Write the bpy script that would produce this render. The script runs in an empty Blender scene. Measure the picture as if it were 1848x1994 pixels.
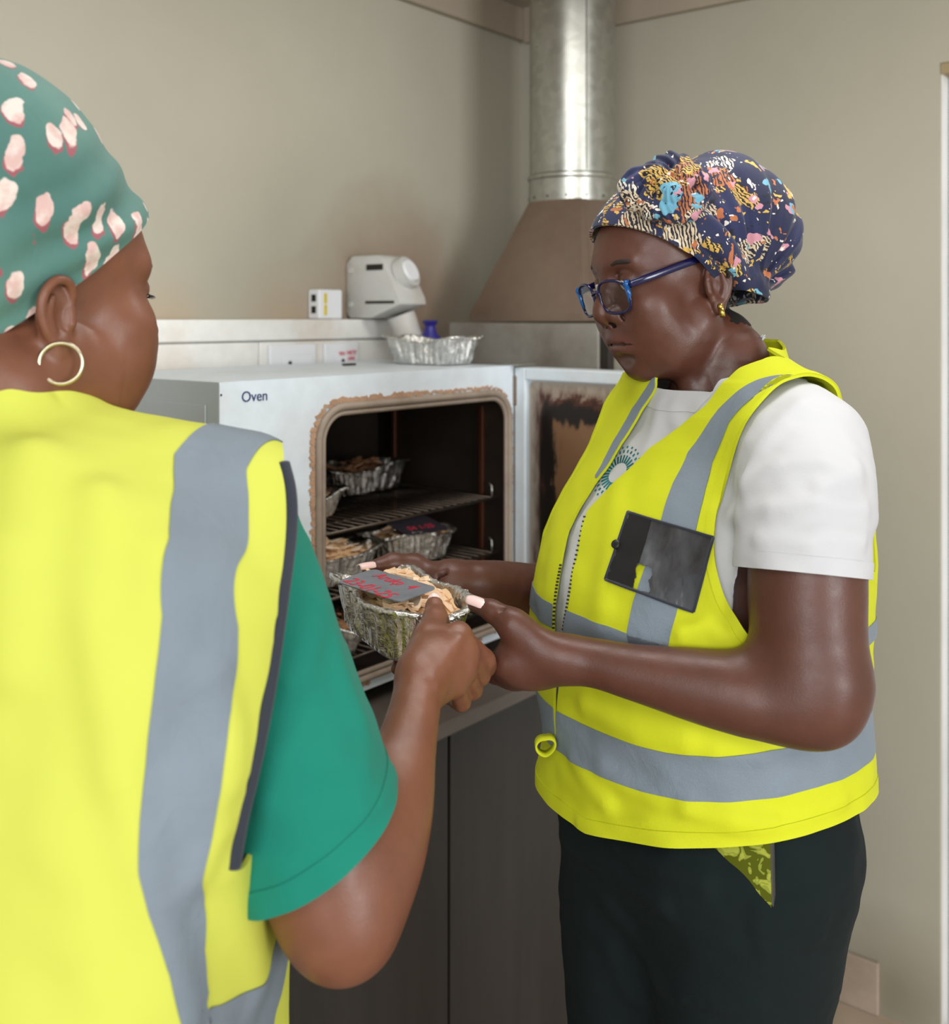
import bpy, bmesh, math, random
import numpy as np
from mathutils import Vector, Matrix

# ---------------------------------------------------------------- camera, world, lights, exposure
S = bpy.context.scene
COL = S.collection
FPX = 2055.0                      # focal length in pixels of the 1848 x 1994 frame
CX, HY, CAMZ = 924.0, 620.0, 1.5  # principal column, horizon row, eye height
cam_d = bpy.data.cameras.new('camera')
cam = bpy.data.objects.new('camera', cam_d)
COL.objects.link(cam)
cam.location = (0, 0, CAMZ)
cam.rotation_euler = (math.pi / 2, 0, 0)
cam_d.sensor_fit = 'HORIZONTAL'
cam_d.sensor_width = 36.0
cam_d.lens = 36.0 * FPX / 1848.0
cam_d.shift_y = -(997.0 - HY) / 1848.0
cam_d.clip_start = 0.05
cam_d.dof.use_dof = True
cam_d.dof.focus_distance = 1.17
cam_d.dof.aperture_fstop = 5.6
S.camera = cam

W = bpy.data.worlds.new('world')
S.world = W
W.use_nodes = True
W.node_tree.nodes['Background'].inputs[0].default_value = (0.93, 0.97, 1.0, 1)
W.node_tree.nodes['Background'].inputs[1].default_value = 0.42

def area_light(name, loc, target, sx, sy, power, color):
    ld = bpy.data.lights.new(name, 'AREA')
    ld.shape = 'RECTANGLE'
    ld.size, ld.size_y, ld.energy, ld.color = sx, sy, power, color
    o = bpy.data.objects.new(name, ld)
    COL.objects.link(o)
    o.location = loc
    o.rotation_euler = (Vector(target) - Vector(loc)).to_track_quat('-Z', 'Y').to_euler()
    return o

area_light('window_light', (-1.3, -4.6, 1.85), (0.2, 1.8, 1.3), 2.4, 1.5, 105, (0.97, 0.985, 1.0))
area_light('side_window_light', (3.0, -2.6, 1.45), (0.5, 1.8, 1.0), 1.6, 1.5, 100, (0.97, 0.985, 1.0))
area_light('overhead_light', (0.0, -0.9, 2.30), (0.05, -0.2, 0.0), 1.5, 0.9, 32, (1.0, 0.99, 0.96))
area_light('overhead_light', (0.30, 1.25, 2.325), (0.30, 1.26, 0.0), 1.2, 0.3, 10, (1.0, 0.99, 0.96))  # unseen fill, added overhead to lift the walls and hands

S.view_settings.view_transform = 'Standard'
S.view_settings.look = 'None'
S.view_settings.gamma = 1.0
S.view_settings.use_curve_mapping = False
S.view_settings.exposure = 0.20

# ---------------------------------------------------------------- helpers
def P(px, py, d):
    """point of space seen at a pixel of the photograph, d metres in front of the lens"""
    return np.array([(px - CX) / FPX * d, d, CAMZ - (py - HY) / FPX * d])

C0 = np.array([0.127, 2.871])
U1 = np.array([0.6243, 0.7812])
U2 = np.array([-0.7812, 0.6243])
ROT = math.atan2(U1[1], U1[0])

def room(x, y, z=0.0):
    """x along the left wall (0 at the corner, negative towards the viewer), y off the left wall (negative into the room)"""
    p = C0 + x * U1 + y * U2
    return Vector((p[0], p[1], z))

def lin(c):
    return tuple(((v / 255.0) / 12.92 if v / 255.0 <= 0.04045 else ((v / 255.0 + 0.055) / 1.055) ** 2.4) for v in c) + (1.0,)

def tag(o, label=None, cat=None, group=None, kind=None):
    for k, v in (('label', label), ('category', cat), ('group', group), ('kind', kind)):
        if v:
            o[k] = v
    return o

def empty(name, loc=(0, 0, 0), rz=0.0, label=None, cat=None, group=None):
    o = bpy.data.objects.new(name, None)
    COL.objects.link(o)
    o.location = loc
    o.rotation_euler = (0, 0, rz)
    o.empty_display_size = 0.05
    return tag(o, label, cat, group)

def fast_mesh(name, verts, faces):
    verts = np.asarray(verts, dtype=np.float32)
    me = bpy.data.meshes.new(name)
    if isinstance(faces, np.ndarray):
        n, k = faces.shape
        me.vertices.add(len(verts))
        me.vertices.foreach_set('co', verts.ravel())
        me.loops.add(n * k)
        me.loops.foreach_set('vertex_index', faces.astype(np.int32).ravel())
        me.polygons.add(n)
        me.polygons.foreach_set('loop_start', np.arange(0, n * k, k, dtype=np.int32))
        me.update(calc_edges=True)
        me.validate()
    else:
        me.from_pydata([tuple(map(float, v)) for v in verts], [], faces)
        me.update()
    return me

def link(name, me, mat=None, parent=None, smooth=False, loc=None, rz=0.0):
    o = bpy.data.objects.new(name, me)
    COL.objects.link(o)
    if mat is not None:
        me.materials.append(mat)
    if smooth:
        me.polygons.foreach_set('use_smooth', np.ones(len(me.polygons), dtype=bool))
    if parent is not None:
        o.parent = parent
    if loc is not None:
        o.location = loc
    if rz:
        o.rotation_euler = (0, 0, rz)
    return o

class MB:
    """collects simple solids and links them as one mesh object"""
    def __init__(self, org=(0, 0, 0)):
        self.v, self.f, self.org = [], [], Vector(org)
    def add(self, vs, fs):
        n = len(self.v)
        self.v += [Vector(v) - self.org for v in vs]
        self.f += [tuple(i + n for i in f) for f in fs]
        return self
    def box(self, x0, x1, y0, y1, z0, z1, bev=0.0, seg=2):
        bm = bmesh.new()
        bmesh.ops.create_cube(bm, size=1.0)
        for v in bm.verts:
            v.co = Vector(((x0 + x1) / 2 + v.co.x * (x1 - x0), (y0 + y1) / 2 + v.co.y * (y1 - y0), (z0 + z1) / 2 + v.co.z * (z1 - z0)))
        if bev > 0:
            bmesh.ops.bevel(bm, geom=bm.edges[:], offset=bev, segments=seg, affect='EDGES', profile=0.5)
        return self.bm(bm)
    def bm(self, bm, M=None):
        bm.verts.index_update()
        vs = [(M @ v.co if M is not None else v.co.copy()) for v in bm.verts]
        fs = [tuple(v.index for v in f.verts) for f in bm.faces]
        bm.free()
        return self.add(vs, fs)
    def prism(self, poly, fn0, fn1):
        """poly: 2D points; fn0 / fn1 lift a point to the two end caps"""
        n = len(poly)
        vs = [fn0(*p) for p in poly] + [fn1(*p) for p in poly]
        fs = [tuple(range(n))[::-1], tuple(range(n, 2 * n))] + [(i, (i + 1) % n, n + (i + 1) % n, n + i) for i in range(n)]
        return self.add(vs, fs)
    def tube(self, pts, r, seg=10, closed=False, cap=True, flat=1.0, up=None):
        pts = [Vector(p) for p in pts]
        n = len(pts)
        rs = r if isinstance(r, (list, tuple, np.ndarray)) else [r] * n
        vs, fs = [], []
        prev = None
        for i, p in enumerate(pts):
            a = pts[(i - 1) % n] if (closed or i > 0) else p
            b = pts[(i + 1) % n] if (closed or i < n - 1) else p
            t = (b - a).normalized()
            if prev is None:
                u = Vector(up) if up is not None else (Vector((0, 0, 1)) if abs(t.z) < 0.9 else Vector((1, 0, 0)))
            else:
                u = prev
            u = (u - t * u.dot(t)).normalized()
            prev = u
            w = t.cross(u)
            for k in range(seg):
                a_ = 2 * math.pi * k / seg
                vs.append(p + (u * math.cos(a_) * flat + w * math.sin(a_)) * rs[i])
        for i in range(n if closed else n - 1):
            j = (i + 1) % n
            for k in range(seg):
                k2 = (k + 1) % seg
                fs.append((i * seg + k, i * seg + k2, j * seg + k2, j * seg + k))
        if cap and not closed:
            fs.append(tuple(range(seg))[::-1])
            fs.append(tuple((n - 1) * seg + k for k in range(seg)))
        return self.add(vs, fs)
    def cyl(self, p0, p1, r0, r1=None, seg=24):
        return self.tube([p0, p1], [r0, r0 if r1 is None else r1], seg)
    def lathe(self, prof, c=(0, 0, 0), seg=48, cap=True):
        vs, fs = [], []
        for (r, z) in prof:
            for k in range(seg):
                a = 2 * math.pi * k / seg
                vs.append((c[0] + r * math.cos(a), c[1] + r * math.sin(a), c[2] + z))
        for i in range(len(prof) - 1):
            for k in range(seg):
                k2 = (k + 1) % seg
                fs.append((i * seg + k, i * seg + k2, (i + 1) * seg + k2, (i + 1) * seg + k))
        if cap:
            fs.append(tuple(range(seg))[::-1])
            fs.append(tuple((len(prof) - 1) * seg + k for k in range(seg)))
        return self.add(vs, fs)
    def build(self, name, mat, parent=None, smooth=False, loc=None, rz=0.0, auto=None):
        me = fast_mesh(name, [tuple(v) for v in self.v], self.f)
        bm = bmesh.new()
        bm.from_mesh(me)
        bmesh.ops.recalc_face_normals(bm, faces=bm.faces[:])
        bm.to_mesh(me)
        bm.free()
        o = link(name, me, mat, parent, smooth or auto is not None, loc, rz)
        if auto is not None:
            me.set_sharp_from_angle(angle=math.radians(auto))
        return o

def rrect(x0, x1, z0, z1, r, n=8):
    pts = []
    for (cx, cz, a0) in ((x1 - r, z1 - r, 0), (x0 + r, z1 - r, 90), (x0 + r, z0 + r, 180), (x1 - r, z0 + r, 270)):
        for k in range(n + 1):
            a = math.radians(a0 + 90.0 * k / n)
            pts.append((cx + r * math.cos(a), cz + r * math.sin(a)))
    return pts

# ---------------------------------------------------------------- materials
def nt(name):
    m = bpy.data.materials.new(name)
    m.use_nodes = True
    t = m.node_tree
    return m, t, t.nodes['Principled BSDF']

def N(t, typ, **kw):
    n = t.nodes.new(typ)
    for k, v in kw.items():
        if k.startswith('i_'):
            n.inputs[int(k[2:]) if k[2:].isdigit() else k[2:]].default_value = v
        else:
            setattr(n, k, v)
    return n

def ramp(t, fac, stops, interp='LINEAR'):
    r = t.nodes.new('ShaderNodeValToRGB')
    r.color_ramp.interpolation = interp
    e = r.color_ramp.elements
    while len(e) < len(stops):
        e.new(0.5)
    for i, (p, c) in enumerate(stops):
        e[i].position = p
        e[i].color = c if len(c) == 4 else tuple(c) + (1.0,)
    t.links.new(fac, r.inputs[0])
    return r.outputs[0]

def mixc(t, fac, a, b, mode='MIX'):
    m = t.nodes.new('ShaderNodeMix')
    m.data_type = 'RGBA'
    m.blend_type = mode
    for sock, v in ((0, fac), (6, a), (7, b)):
        if hasattr(v, 'links') or hasattr(v, 'is_linked'):
            t.links.new(v, m.inputs[sock])
        else:
            m.inputs[sock].default_value = v
    return m.outputs[2]

def math_n(t, op, a, b=None, clamp=False):
    m = t.nodes.new('ShaderNodeMath')
    m.operation = op
    m.use_clamp = clamp
    for i, v in enumerate((a, b)):
        if v is None:
            continue
        if hasattr(v, 'is_linked'):
            t.links.new(v, m.inputs[i])
        else:
            m.inputs[i].default_value = v
    return m.outputs[0]

def noise(t, scale, detail=4, rough=0.55, coord=None, dist=0.0, stretch=None):
    n = N(t, 'ShaderNodeTexNoise')
    n.inputs['Scale'].default_value = scale
    n.inputs['Detail'].default_value = detail
    n.inputs['Roughness'].default_value = rough
    n.inputs['Distortion'].default_value = dist
    if coord is None:
        coord = N(t, 'ShaderNodeTexCoord').outputs['Object']
    if stretch is not None:
        mp = N(t, 'ShaderNodeMapping')
        mp.inputs['Scale'].default_value = stretch
        t.links.new(coord, mp.inputs[0])
        coord = mp.outputs[0]
    t.links.new(coord, n.inputs['Vector'])
    return n.outputs[0]

def bump(t, b, h, strength=0.3, dist=0.002):
    n = N(t, 'ShaderNodeBump')
    n.inputs['Strength'].default_value = strength
    n.inputs['Distance'].default_value = dist
    t.links.new(h, n.inputs['Height'])
    t.links.new(n.outputs[0], b.inputs['Normal'])

def plain(name, rgb, rough=0.5, metal=0.0, var=0.08, scale=6.0, bmp=0.0, bscale=60.0, bdist=0.001, spec=None, sheen=0.0, stretch=None):
    m, t, b = nt(name)
    c = lin(rgb)
    f = noise(t, scale, stretch=stretch)
    lo = tuple(v * (1 - var) for v in c[:3]) + (1,)
    hi = tuple(min(1, v * (1 + var)) for v in c[:3]) + (1,)
    t.links.new(ramp(t, f, [(0.3, lo), (0.7, hi)]), b.inputs['Base Color'])
    b.inputs['Roughness'].default_value = rough
    b.inputs['Metallic'].default_value = metal
    if spec is not None:
        b.inputs['Specular IOR Level'].default_value = spec
    if sheen:
        b.inputs['Sheen Weight'].default_value = sheen
    if bmp:
        bump(t, b, noise(t, bscale, stretch=stretch), bmp, bdist)
    return m

def stained(name, rgb, stain, amount=0.45, scale=3.0, rough=0.5, metal=0.0, fine=30.0, thr=(0.45, 0.75), bmp=0.15):
    m, t, b = nt(name)
    f1 = noise(t, scale, 6, 0.65)
    f2 = noise(t, fine, 4)
    c = lin(rgb)
    base = ramp(t, f2, [(0.3, tuple(v * 0.95 for v in c[:3])), (0.7, tuple(min(1, v * 1.04) for v in c[:3]))])
    k = ramp(t, f1, [(thr[0], (0, 0, 0)), (thr[1], (amount,) * 3)])
    t.links.new(mixc(t, k, base, lin(stain)), b.inputs['Base Color'])
    b.inputs['Roughness'].default_value = rough
    b.inputs['Metallic'].default_value = metal
    if bmp:
        bump(t, b, f2, bmp, 0.001)
    return m

M = {}
# painted wall with a faint mottling and a brown heat stain round the hood
def wall_mat(name, centers):
    m, t, b = nt(name)
    geo = N(t, 'ShaderNodeNewGeometry')
    f = noise(t, 1.3, 5, 0.6, geo.outputs['Position'])
    c = ramp(t, f, [(0.3, lin((163, 158, 142))), (0.7, lin((173, 168, 152)))])
    for (p, r, colr, amt) in centers:
        d = N(t, 'ShaderNodeVectorMath', operation='DISTANCE')
        t.links.new(geo.outputs['Position'], d.inputs[0])
        d.inputs[1].default_value = p
        dn = math_n(t, 'ADD', d.outputs['Value'], math_n(t, 'MULTIPLY', noise(t, 6, 5, 0.6, geo.outputs['Position']), r * 0.5))
        k = N(t, 'ShaderNodeMapRange')
        k.inputs['From Min'].default_value = r * 1.25
        k.inputs['From Max'].default_value = r * 0.35
        k.inputs['To Min'].default_value = 0
        k.inputs['To Max'].default_value = amt
        t.links.new(dn, k.inputs['Value'])
        c = mixc(t, k.outputs[0], c, lin(colr))
    t.links.new(c, b.inputs['Base Color'])
    b.inputs['Roughness'].default_value = 0.6
    bump(t, b, noise(t, 220, 2, 0.5, geo.outputs['Position']), 0.08, 0.001)
    return m

M['wall_l'] = wall_mat('wall_paint_left', [(tuple(room(-0.5, 0, 1.52)), 0.34, (128, 94, 70), 0.85), (tuple(room(-0.83, 0, 1.50)), 0.14, (176, 140, 108), 0.35), (tuple(room(-1.13, 0, 1.49)), 0.12, (178, 142, 108), 0.35)])
M['wall_r'] = wall_mat('wall_paint_right', [(tuple(room(0, -0.99, 0.06)), 0.20, (110, 100, 76), 0.6)])
M['ceil'] = plain('ceiling_paint', (172, 162, 146), 0.7, var=0.03)
M['cornice'] = plain('cornice_paint', (160, 147, 130), 0.6, var=0.04)
M['floor'] = plain('vinyl_floor', (178, 160, 140), 0.5, var=0.1, scale=9)
M['skirting'] = stained('vinyl_skirting', (176, 158, 142), (120, 106, 88), 0.6, 4)
M['door'] = plain('white_door', (236, 238, 240), 0.35, var=0.03)
M['jamb'] = plain('door_jamb', (214, 213, 210), 0.4)
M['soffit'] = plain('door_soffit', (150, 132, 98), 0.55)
M['oven'] = stained('oven_enamel', (212, 222, 230), (178, 150, 124), 0.30, 4.0, 0.42, 0.0, thr=(0.5, 0.8), bmp=0.05)
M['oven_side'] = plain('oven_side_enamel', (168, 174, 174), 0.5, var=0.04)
M['oven_in'] = stained('burnt_cavity', (44, 34, 26), (16, 13, 11), 0.8, 5.0, 0.55, 0.3)
M['gasket'] = stained('oven_gasket', (150, 136, 122), (100, 80, 64), 0.6, 14.0, 0.55)
M['residue'] = stained('brown_residue', (176, 142, 116), (140, 108, 86), 0.7, 22.0, 0.8)
M['rack'] = plain('rack_wire', (92, 82, 74), 0.4, 0.9, var=0.3, scale=20)
M['copper'] = plain('copper_rail', (104, 64, 46), 0.4, 0.8, var=0.2)
M['galv'] = None
M['hood'] = stained('hood_steel', (130, 112, 98), (104, 82, 66), 0.6, 3.5, 0.45, 0.55)
M['steel_box'] = stained('grey_steel_panel', (150, 146, 138), (96, 78, 64), 0.65, 5.0, 0.5, 0.35)
M['darkmetal'] = plain('dark_metal', (52, 46, 42), 0.5, 0.5)
M['plastic'] = stained('grey_plastic', (190, 190, 186), (168, 136, 108), 0.35, 9.0, 0.45)
M['whiteplastic'] = stained('white_plastic', (226, 226, 222), (196, 166, 138), 0.45, 4.5, 0.42, thr=(0.52, 0.75))
M['sockplate'] = plain('socket_plate', (226, 228, 232), 0.35, var=0.02)
M['black'] = plain('black_plastic', (24, 24, 26), 0.4)
M['yellow_tape'] = plain('yellow_tape', (214, 190, 40), 0.5)
M['blue_plastic'] = plain('blue_plastic', (40, 36, 120), 0.4)
M['red_ink'] = plain('red_ink', (206, 40, 66), 0.6, var=0.2, scale=200)
M['navy_ink'] = plain('navy_ink', (34, 52, 104), 0.5)
M['worktop'] = stained('worktop_laminate', (98, 89, 82), (72, 63, 56), 0.6, 6.0, 0.42, thr=(0.4, 0.7))
M['cabinet'] = plain('cabinet_laminate', (42, 39, 36), 0.5, var=0.2, scale=5, bmp=0.1, bscale=40, stretch=(6, 6, 0.6))
M['tagmetal'] = stained('tag_metal', (134, 140, 152), (92, 94, 100), 0.5, 30, 0.4, 0.35)

def galv():
    m, t, b = nt('galvanised_steel')
    v = N(t, 'ShaderNodeTexVoronoi')
    v.inputs['Scale'].default_value = 60
    t.links.new(N(t, 'ShaderNodeTexCoord').outputs['Object'], v.inputs['Vector'])
    sep = N(t, 'ShaderNodeSeparateColor')
    t.links.new(v.outputs['Color'], sep.inputs[0])
    t.links.new(ramp(t, sep.outputs[0], [(0, lin((166, 166, 158))), (1, lin((182, 182, 174)))]), b.inputs['Base Color'])
    b.inputs['Metallic'].default_value = 0.9
    t.links.new(ramp(t, noise(t, 14), [(0.3, (0.27,) * 3), (0.7, (0.36,) * 3)]), b.inputs['Roughness'])
    return m
M['galv'] = galv()

def foil():
    m, t, b = nt('aluminium_foil')
    b.inputs['Base Color'].default_value = lin((222, 221, 218))
    b.inputs['Metallic'].default_value = 1.0
    b.inputs['Roughness'].default_value = 0.24
    bump(t, b, noise(t, 70, 5, 0.6, dist=1.2), 0.9, 0.004)
    return m
M['foil'] = foil()

def chipmat(name, a, bcol):
    m, t, b = nt(name)
    info = N(t, 'ShaderNodeObjectInfo')
    f = noise(t, 40, 4, stretch=(1, 8, 8))
    c = mixc(t, info.outputs['Random'], lin(a), lin(bcol))
    c2 = mixc(t, math_n(t, 'MULTIPLY', f, 0.22), c, lin((170, 112, 66)))
    t.links.new(c2, b.inputs['Base Color'])
    b.inputs['Roughness'].default_value = 0.75
    return m
M['chip'] = chipmat('pale_wood', (255, 236, 212), (244, 200, 152))
M['chipd'] = chipmat('toasted_wood', (206, 158, 120), (150, 102, 72))
M['bedp'] = stained('pale_chip_bed', (224, 184, 138), (120, 82, 54), 0.9, 70.0, 0.85, thr=(0.5, 0.64), bmp=1.0)
M['bed'] = stained('chip_bed', (176, 128, 88), (74, 48, 32), 0.9, 60.0, 0.85, thr=(0.4, 0.6), bmp=1.0)

# ---------------------------------------------------------------- structure
CEIL = 2.338
def struct(name, mb, mat, auto=None):
    return tag(mb.build(name, mat, None, loc=tuple(room(0, 0, 0)), rz=ROT, auto=auto), kind='structure')

struct('floor', MB().box(-4.2, 0.1, -4.4, 0.1, -0.06, 0.0), M['floor'])
struct('ceiling', MB().box(-4.2, 0.1, -4.4, 0.1, CEIL, CEIL + 0.06), M['ceil'])
struct('wall_left', MB().box(-4.2, 0.1, 0.0, 0.1, 0.0, CEIL), M['wall_l'])
DY0, DY1, DZ = -1.078, -1.92, 2.032          # doorway in the right wall
wr = MB()
wr.box(0.0, 0.1, DY0, 0.0, 0.0, CEIL)
wr.box(0.0, 0.1, DY1, DY0, DZ, CEIL)
wr.box(0.0, 0.1, -4.4, DY1, 0.0, CEIL)
struct('wall_right', wr, M['wall_r'])
struct('trim_1', MB().box(-4.2, 0.0, -0.02, 0.0, CEIL - 0.088, CEIL, 0.003), M['cornice'])
struct('trim_2', MB().box(-0.02, 0.0, -4.4, -0.02, CEIL - 0.096, CEIL, 0.003), M['cornice'])
bb = MB()
x_ = 0.0
for k in range(3):                            # three lengths of skirting, joints left open
    bb.box(-0.012, 0.0, -0.3193 * (k + 1) + 0.002, -0.3193 * k - 0.001, 0.0, 0.117 - 0.002 * k, 0.003)
struct('baseboard_right', bb, M['skirting'])
struct('baseboard_left', MB().box(-4.2, -1.9, -0.012, 0.0, 0.0, 0.15, 0.003), M['skirting'])
dj = MB()
dj.box(0.012, 0.1, DY0 - 0.003, DY0, 0.0, DZ).box(0.012, 0.1, DY1, DY1 + 0.022, 0.0, DZ)
struct('trim_3', dj, M['jamb'])
struct('trim_4', MB().box(0.004, 0.1, DY1 + 0.001, DY0 - 0.001, DZ - 0.022, DZ - 0.0005), M['soffit'])
d1 = MB()
d1.box(0.052, 0.092, DY1 + 0.024, DY0 - 0.005, 0.008, DZ - 0.022, 0.002)
dl = struct('door_1', d1, M['door'])
MB().tube([(0.052, DY1 + 0.09, 1.02), (0.02, DY1 + 0.09, 1.02), (0.012, DY1 + 0.12, 1.02), (0.012, DY1 + 0.2, 1.02)], 0.009, 10).build('door_handle', M['galv'], dl, smooth=True)

# ---------------------------------------------------------------- counter
WT = 0.847
def thing(name, label, cat, org, group=None):
    return empty(name, tuple(room(*org)), ROT, label, cat, group)

CO = (-1.2, -0.3, 0.0)
tag(MB((-1.2, -0.3, WT - 0.03)).box(-2.55, -0.01, -0.592, -0.004, WT - 0.026, WT, 0.003).build('worktop', M['worktop'], None, loc=tuple(room(-1.2, -0.3, WT - 0.03)), rz=ROT),
    'brown-grey laminate worktop carrying the oven', 'worktop')
cabs = [(-0.94 - 0.045, -0.02, 'dark laminate base cabinet at the corner end of the worktop'),
        (-1.755, -0.985, 'dark laminate base cabinet under the open oven'),
        (-2.54, -1.755, 'dark laminate base cabinet behind the woman in the green sleeve')]
for (x0, x1, lab) in cabs:
    xm = (x0 + x1) / 2
    t = thing('base_cabinet', lab, 'cabinet', (xm, -0.3, 0.0), 'base cabinets under the worktop')
    o3 = (xm, -0.3, 0.0)
    MB(o3).box(x0 + 0.001, x1 - 0.001, -0.552, -0.01, 0.08, WT - 0.0265).build('carcass', M['cabinet'], t)
    MB(o3).box(x0 + 0.02, x1 - 0.02, -0.50, -0.05, 0.0, 0.08).build('plinth', M['black'], t)
    n = 2 if x1 - x0 > 0.8 else 1
    w = (x1 - x0) / n
    for i in range(n):
        dr = MB(o3).box(x0 + w * i + 0.003, x0 + w * (i + 1) - 0.003, -0.571, -0.5535, 0.09, WT - 0.034, 0.0015).build('door', M['cabinet'], t)

# ---------------------------------------------------------------- oven
XL, XR, YF, YB, ZB, ZT = -1.356, -0.639, -0.447, -0.060, 0.877, 1.407
oo = (-1.0, -0.24, WT)
ov = thing('oven', 'pale grey laboratory oven with its door swung open and sooty inside', 'oven', oo)
GX0, GX1, GZ0, GZ1, GR = -1.170, -0.650, 0.893, 1.362, 0.062
hole = rrect(GX0 + 0.012, GX1 - 0.012, GZ0 + 0.012, GZ1 - 0.012, GR - 0.01, 8)
def plate_with_hole(mb, hole, x0, x1, z0, z1, y, flip=False):
    cx, cz = (x0 + x1) / 2, (z0 + z1) / 2
    outer = []
    for (x, z) in hole:
        dx, dz = x - cx, z - cz
        k = min((((x1 - cx) if dx > 0 else (x0 - cx)) / dx) if abs(dx) > 1e-6 else 9e9, (((z1 - cz) if dz > 0 else (z0 - cz)) / dz) if abs(dz) > 1e-6 else 9e9)
        outer.append([cx + dx * k, cz + dz * k])
    for c in ((x0, z0), (x0, z1), (x1, z0), (x1, z1)):
        j = min(range(len(outer)), key=lambda i: (outer[i][0] - c[0]) ** 2 + (outer[i][1] - c[1]) ** 2)
        outer[j] = list(c)
    n = len(hole)
    mb.add([(x, y, z) for x, z in hole] + [(x, y, z) for x, z in outer], [(i, (i + 1) % n, n + (i + 1) % n, n + i) for i in range(n)])
b = MB(oo)
plate_with_hole(b, hole, XL, XR, ZB, ZT, YF)
b.box(XL, XR, YF + 0.0005, YB, ZT - 0.004, ZT - 0.0003).box(XL, XR, YF + 0.0005, YB, ZB, ZB + 0.004)
b.box(XR - 0.004, XR, YF + 0.0005, YB, ZB + 0.004, ZT - 0.004).box(XL, XR, YB - 0.003, YB, ZB + 0.004, ZT - 0.004)
b.build('body', M['oven'], ov)
sp = MB(oo)
sp.box(XL - 0.0005, XL + 0.004, YF + 0.0008, YB, ZB, ZT - 0.0003, 0.001)
spo = sp.build('side_panel', M['oven_side'], ov)
MB(oo).box(XL - 0.003, XL - 0.0006, YF + 0.03, YB - 0.03, ZB + 0.03, ZT - 0.034, 0.001).build('inset_panel', M['oven_side'], ov)
rv = MB(oo)
for z in np.linspace(ZB + 0.03, ZT - 0.02, 9):
    rv.box(XL + 0.0015, XL + 0.004, YF - 0.0008, YF + 0.001, z, z + 0.003)
rv.box(-0.86, -0.83, -0.2, -0.19, ZT - 0.0002, ZT + 0.004, 0.001)
tag(rv.build('screw', M['black'], ov), kind='stuff')
# cavity
cv = MB(oo)
n = len(hole)
D2 = -0.098
cv.add([(x, YF, z) for x, z in hole] + [(x, D2, z) for x, z in hole], [(i, (i + 1) % n, n + (i + 1) % n, n + i) for i in range(n)] + [tuple(range(n, 2 * n))])
cvo = cv.build('cavity', M['oven_in'], ov, auto=40)
def loop(off, y, r=None):
    return [(x, y, z) for x, z in rrect(GX0 + off, GX1 - off, GZ0 + off, GZ1 - off, max(0.01, GR - off), 10)]
MB(oo).tube(loop(0.006, YF - 0.003), 0.0065, 8, closed=True).tube(loop(0.0165, YF - 0.002), 0.0045, 8, closed=True).build('gasket', M['gasket'], ov, smooth=True)
rng = random.Random(4)
rs = MB(oo)
lp0 = rrect(GX0 - 0.004, GX1 + 0.003, GZ0 - 0.003, GZ1 + 0.004, GR + 0.004, 14)
lp = []
for i in range(len(lp0)):
    a_, b_ = lp0[i], lp0[(i + 1) % len(lp0)]
    nn = max(1, int(math.hypot(b_[0] - a_[0], b_[1] - a_[1]) / 0.006))
    for k in range(nn):
        q_ = (a_[0] + (b_[0] - a_[0]) * k / nn, a_[1] + (b_[1] - a_[1]) * k / nn)
        if q_[1] > 1.0 + 0.25 * max(0, (q_[0] + 1.1)) or rng.random() < 0.3:
            lp.append(q_)
for i, (x, z) in enumerate(lp):
    for k in range(2):
        s = rng.uniform(0.003, 0.0075) * (1.2 if x < -0.9 else 0.8)
        xx, zz = x + rng.uniform(-0.003, 0.003), z + rng.uniform(-0.003, 0.003)
        a = rng.uniform(0, 3)
        poly = [(xx + s * math.cos(a + q * 1.25) * rng.uniform(0.6, 1.1), zz + s * 0.7 * math.sin(a + q * 1.25) * rng.uniform(0.6, 1.1)) for q in range(5)]
        rs.prism(poly, lambda x, z: (x, YF + 0.0005, z), lambda x, z: (x, YF - 0.0012 - 0.001 * rng.random(), z))
tag(rs.build('residue_crust', M['residue'], ov), kind='stuff')
for x in (XL + 0.05, XR - 0.05):
    for y in (YF + 0.05, YB - 0.05):
        MB(oo).lathe([(0.018, 0), (0.018, ZB - WT)], (x, y, WT), 16).build('foot', M['black'], ov)
RZ = (1.148, 1.040, 0.932)
for z in RZ:
    r = MB(oo)
    x0, x1, y0, y1 = GX0 + 0.02, GX1 - 0.02, -0.432, -0.105
    r.tube([(x0, y0, z), (x1, y0, z), (x1, y1, z), (x0, y1, z)], 0.003, 8, closed=True)
    k = 0
    for x in np.linspace(x0 + 0.012, x1 - 0.012, 23):
        r.tube([(x, y0, z), (x, y1, z)], 0.0016, 5)
    for y in (-0.36, -0.27, -0.18):
        r.tube([(x0, y, z - 0.003), (x1, y, z - 0.003)], 0.002, 6)
    r.build('rack', M['rack'], ov, smooth=True)
for (x, y) in ((GX1 - 0.0165, -0.388), (GX1 - 0.0165, -0.15), (GX0 + 0.0165, -0.388), (GX0 + 0.0165, -0.15)):
    MB(oo).box(x - 0.004, x + 0.004, y - 0.005, y + 0.005, 0.93, 1.325, 0.001).build('shelf_rail', M['copper'], ov)
for z in RZ[:2]:
    MB(oo).tube([(GX1 - 0.022, -0.418, z - 0.004), (GX1 - 0.022, -0.418, z + 0.02), (GX1 - 0.02, -0.41, z + 0.026)], 0.0022, 6).build('rack_hook', M['galv'], ov, smooth=True)
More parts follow.
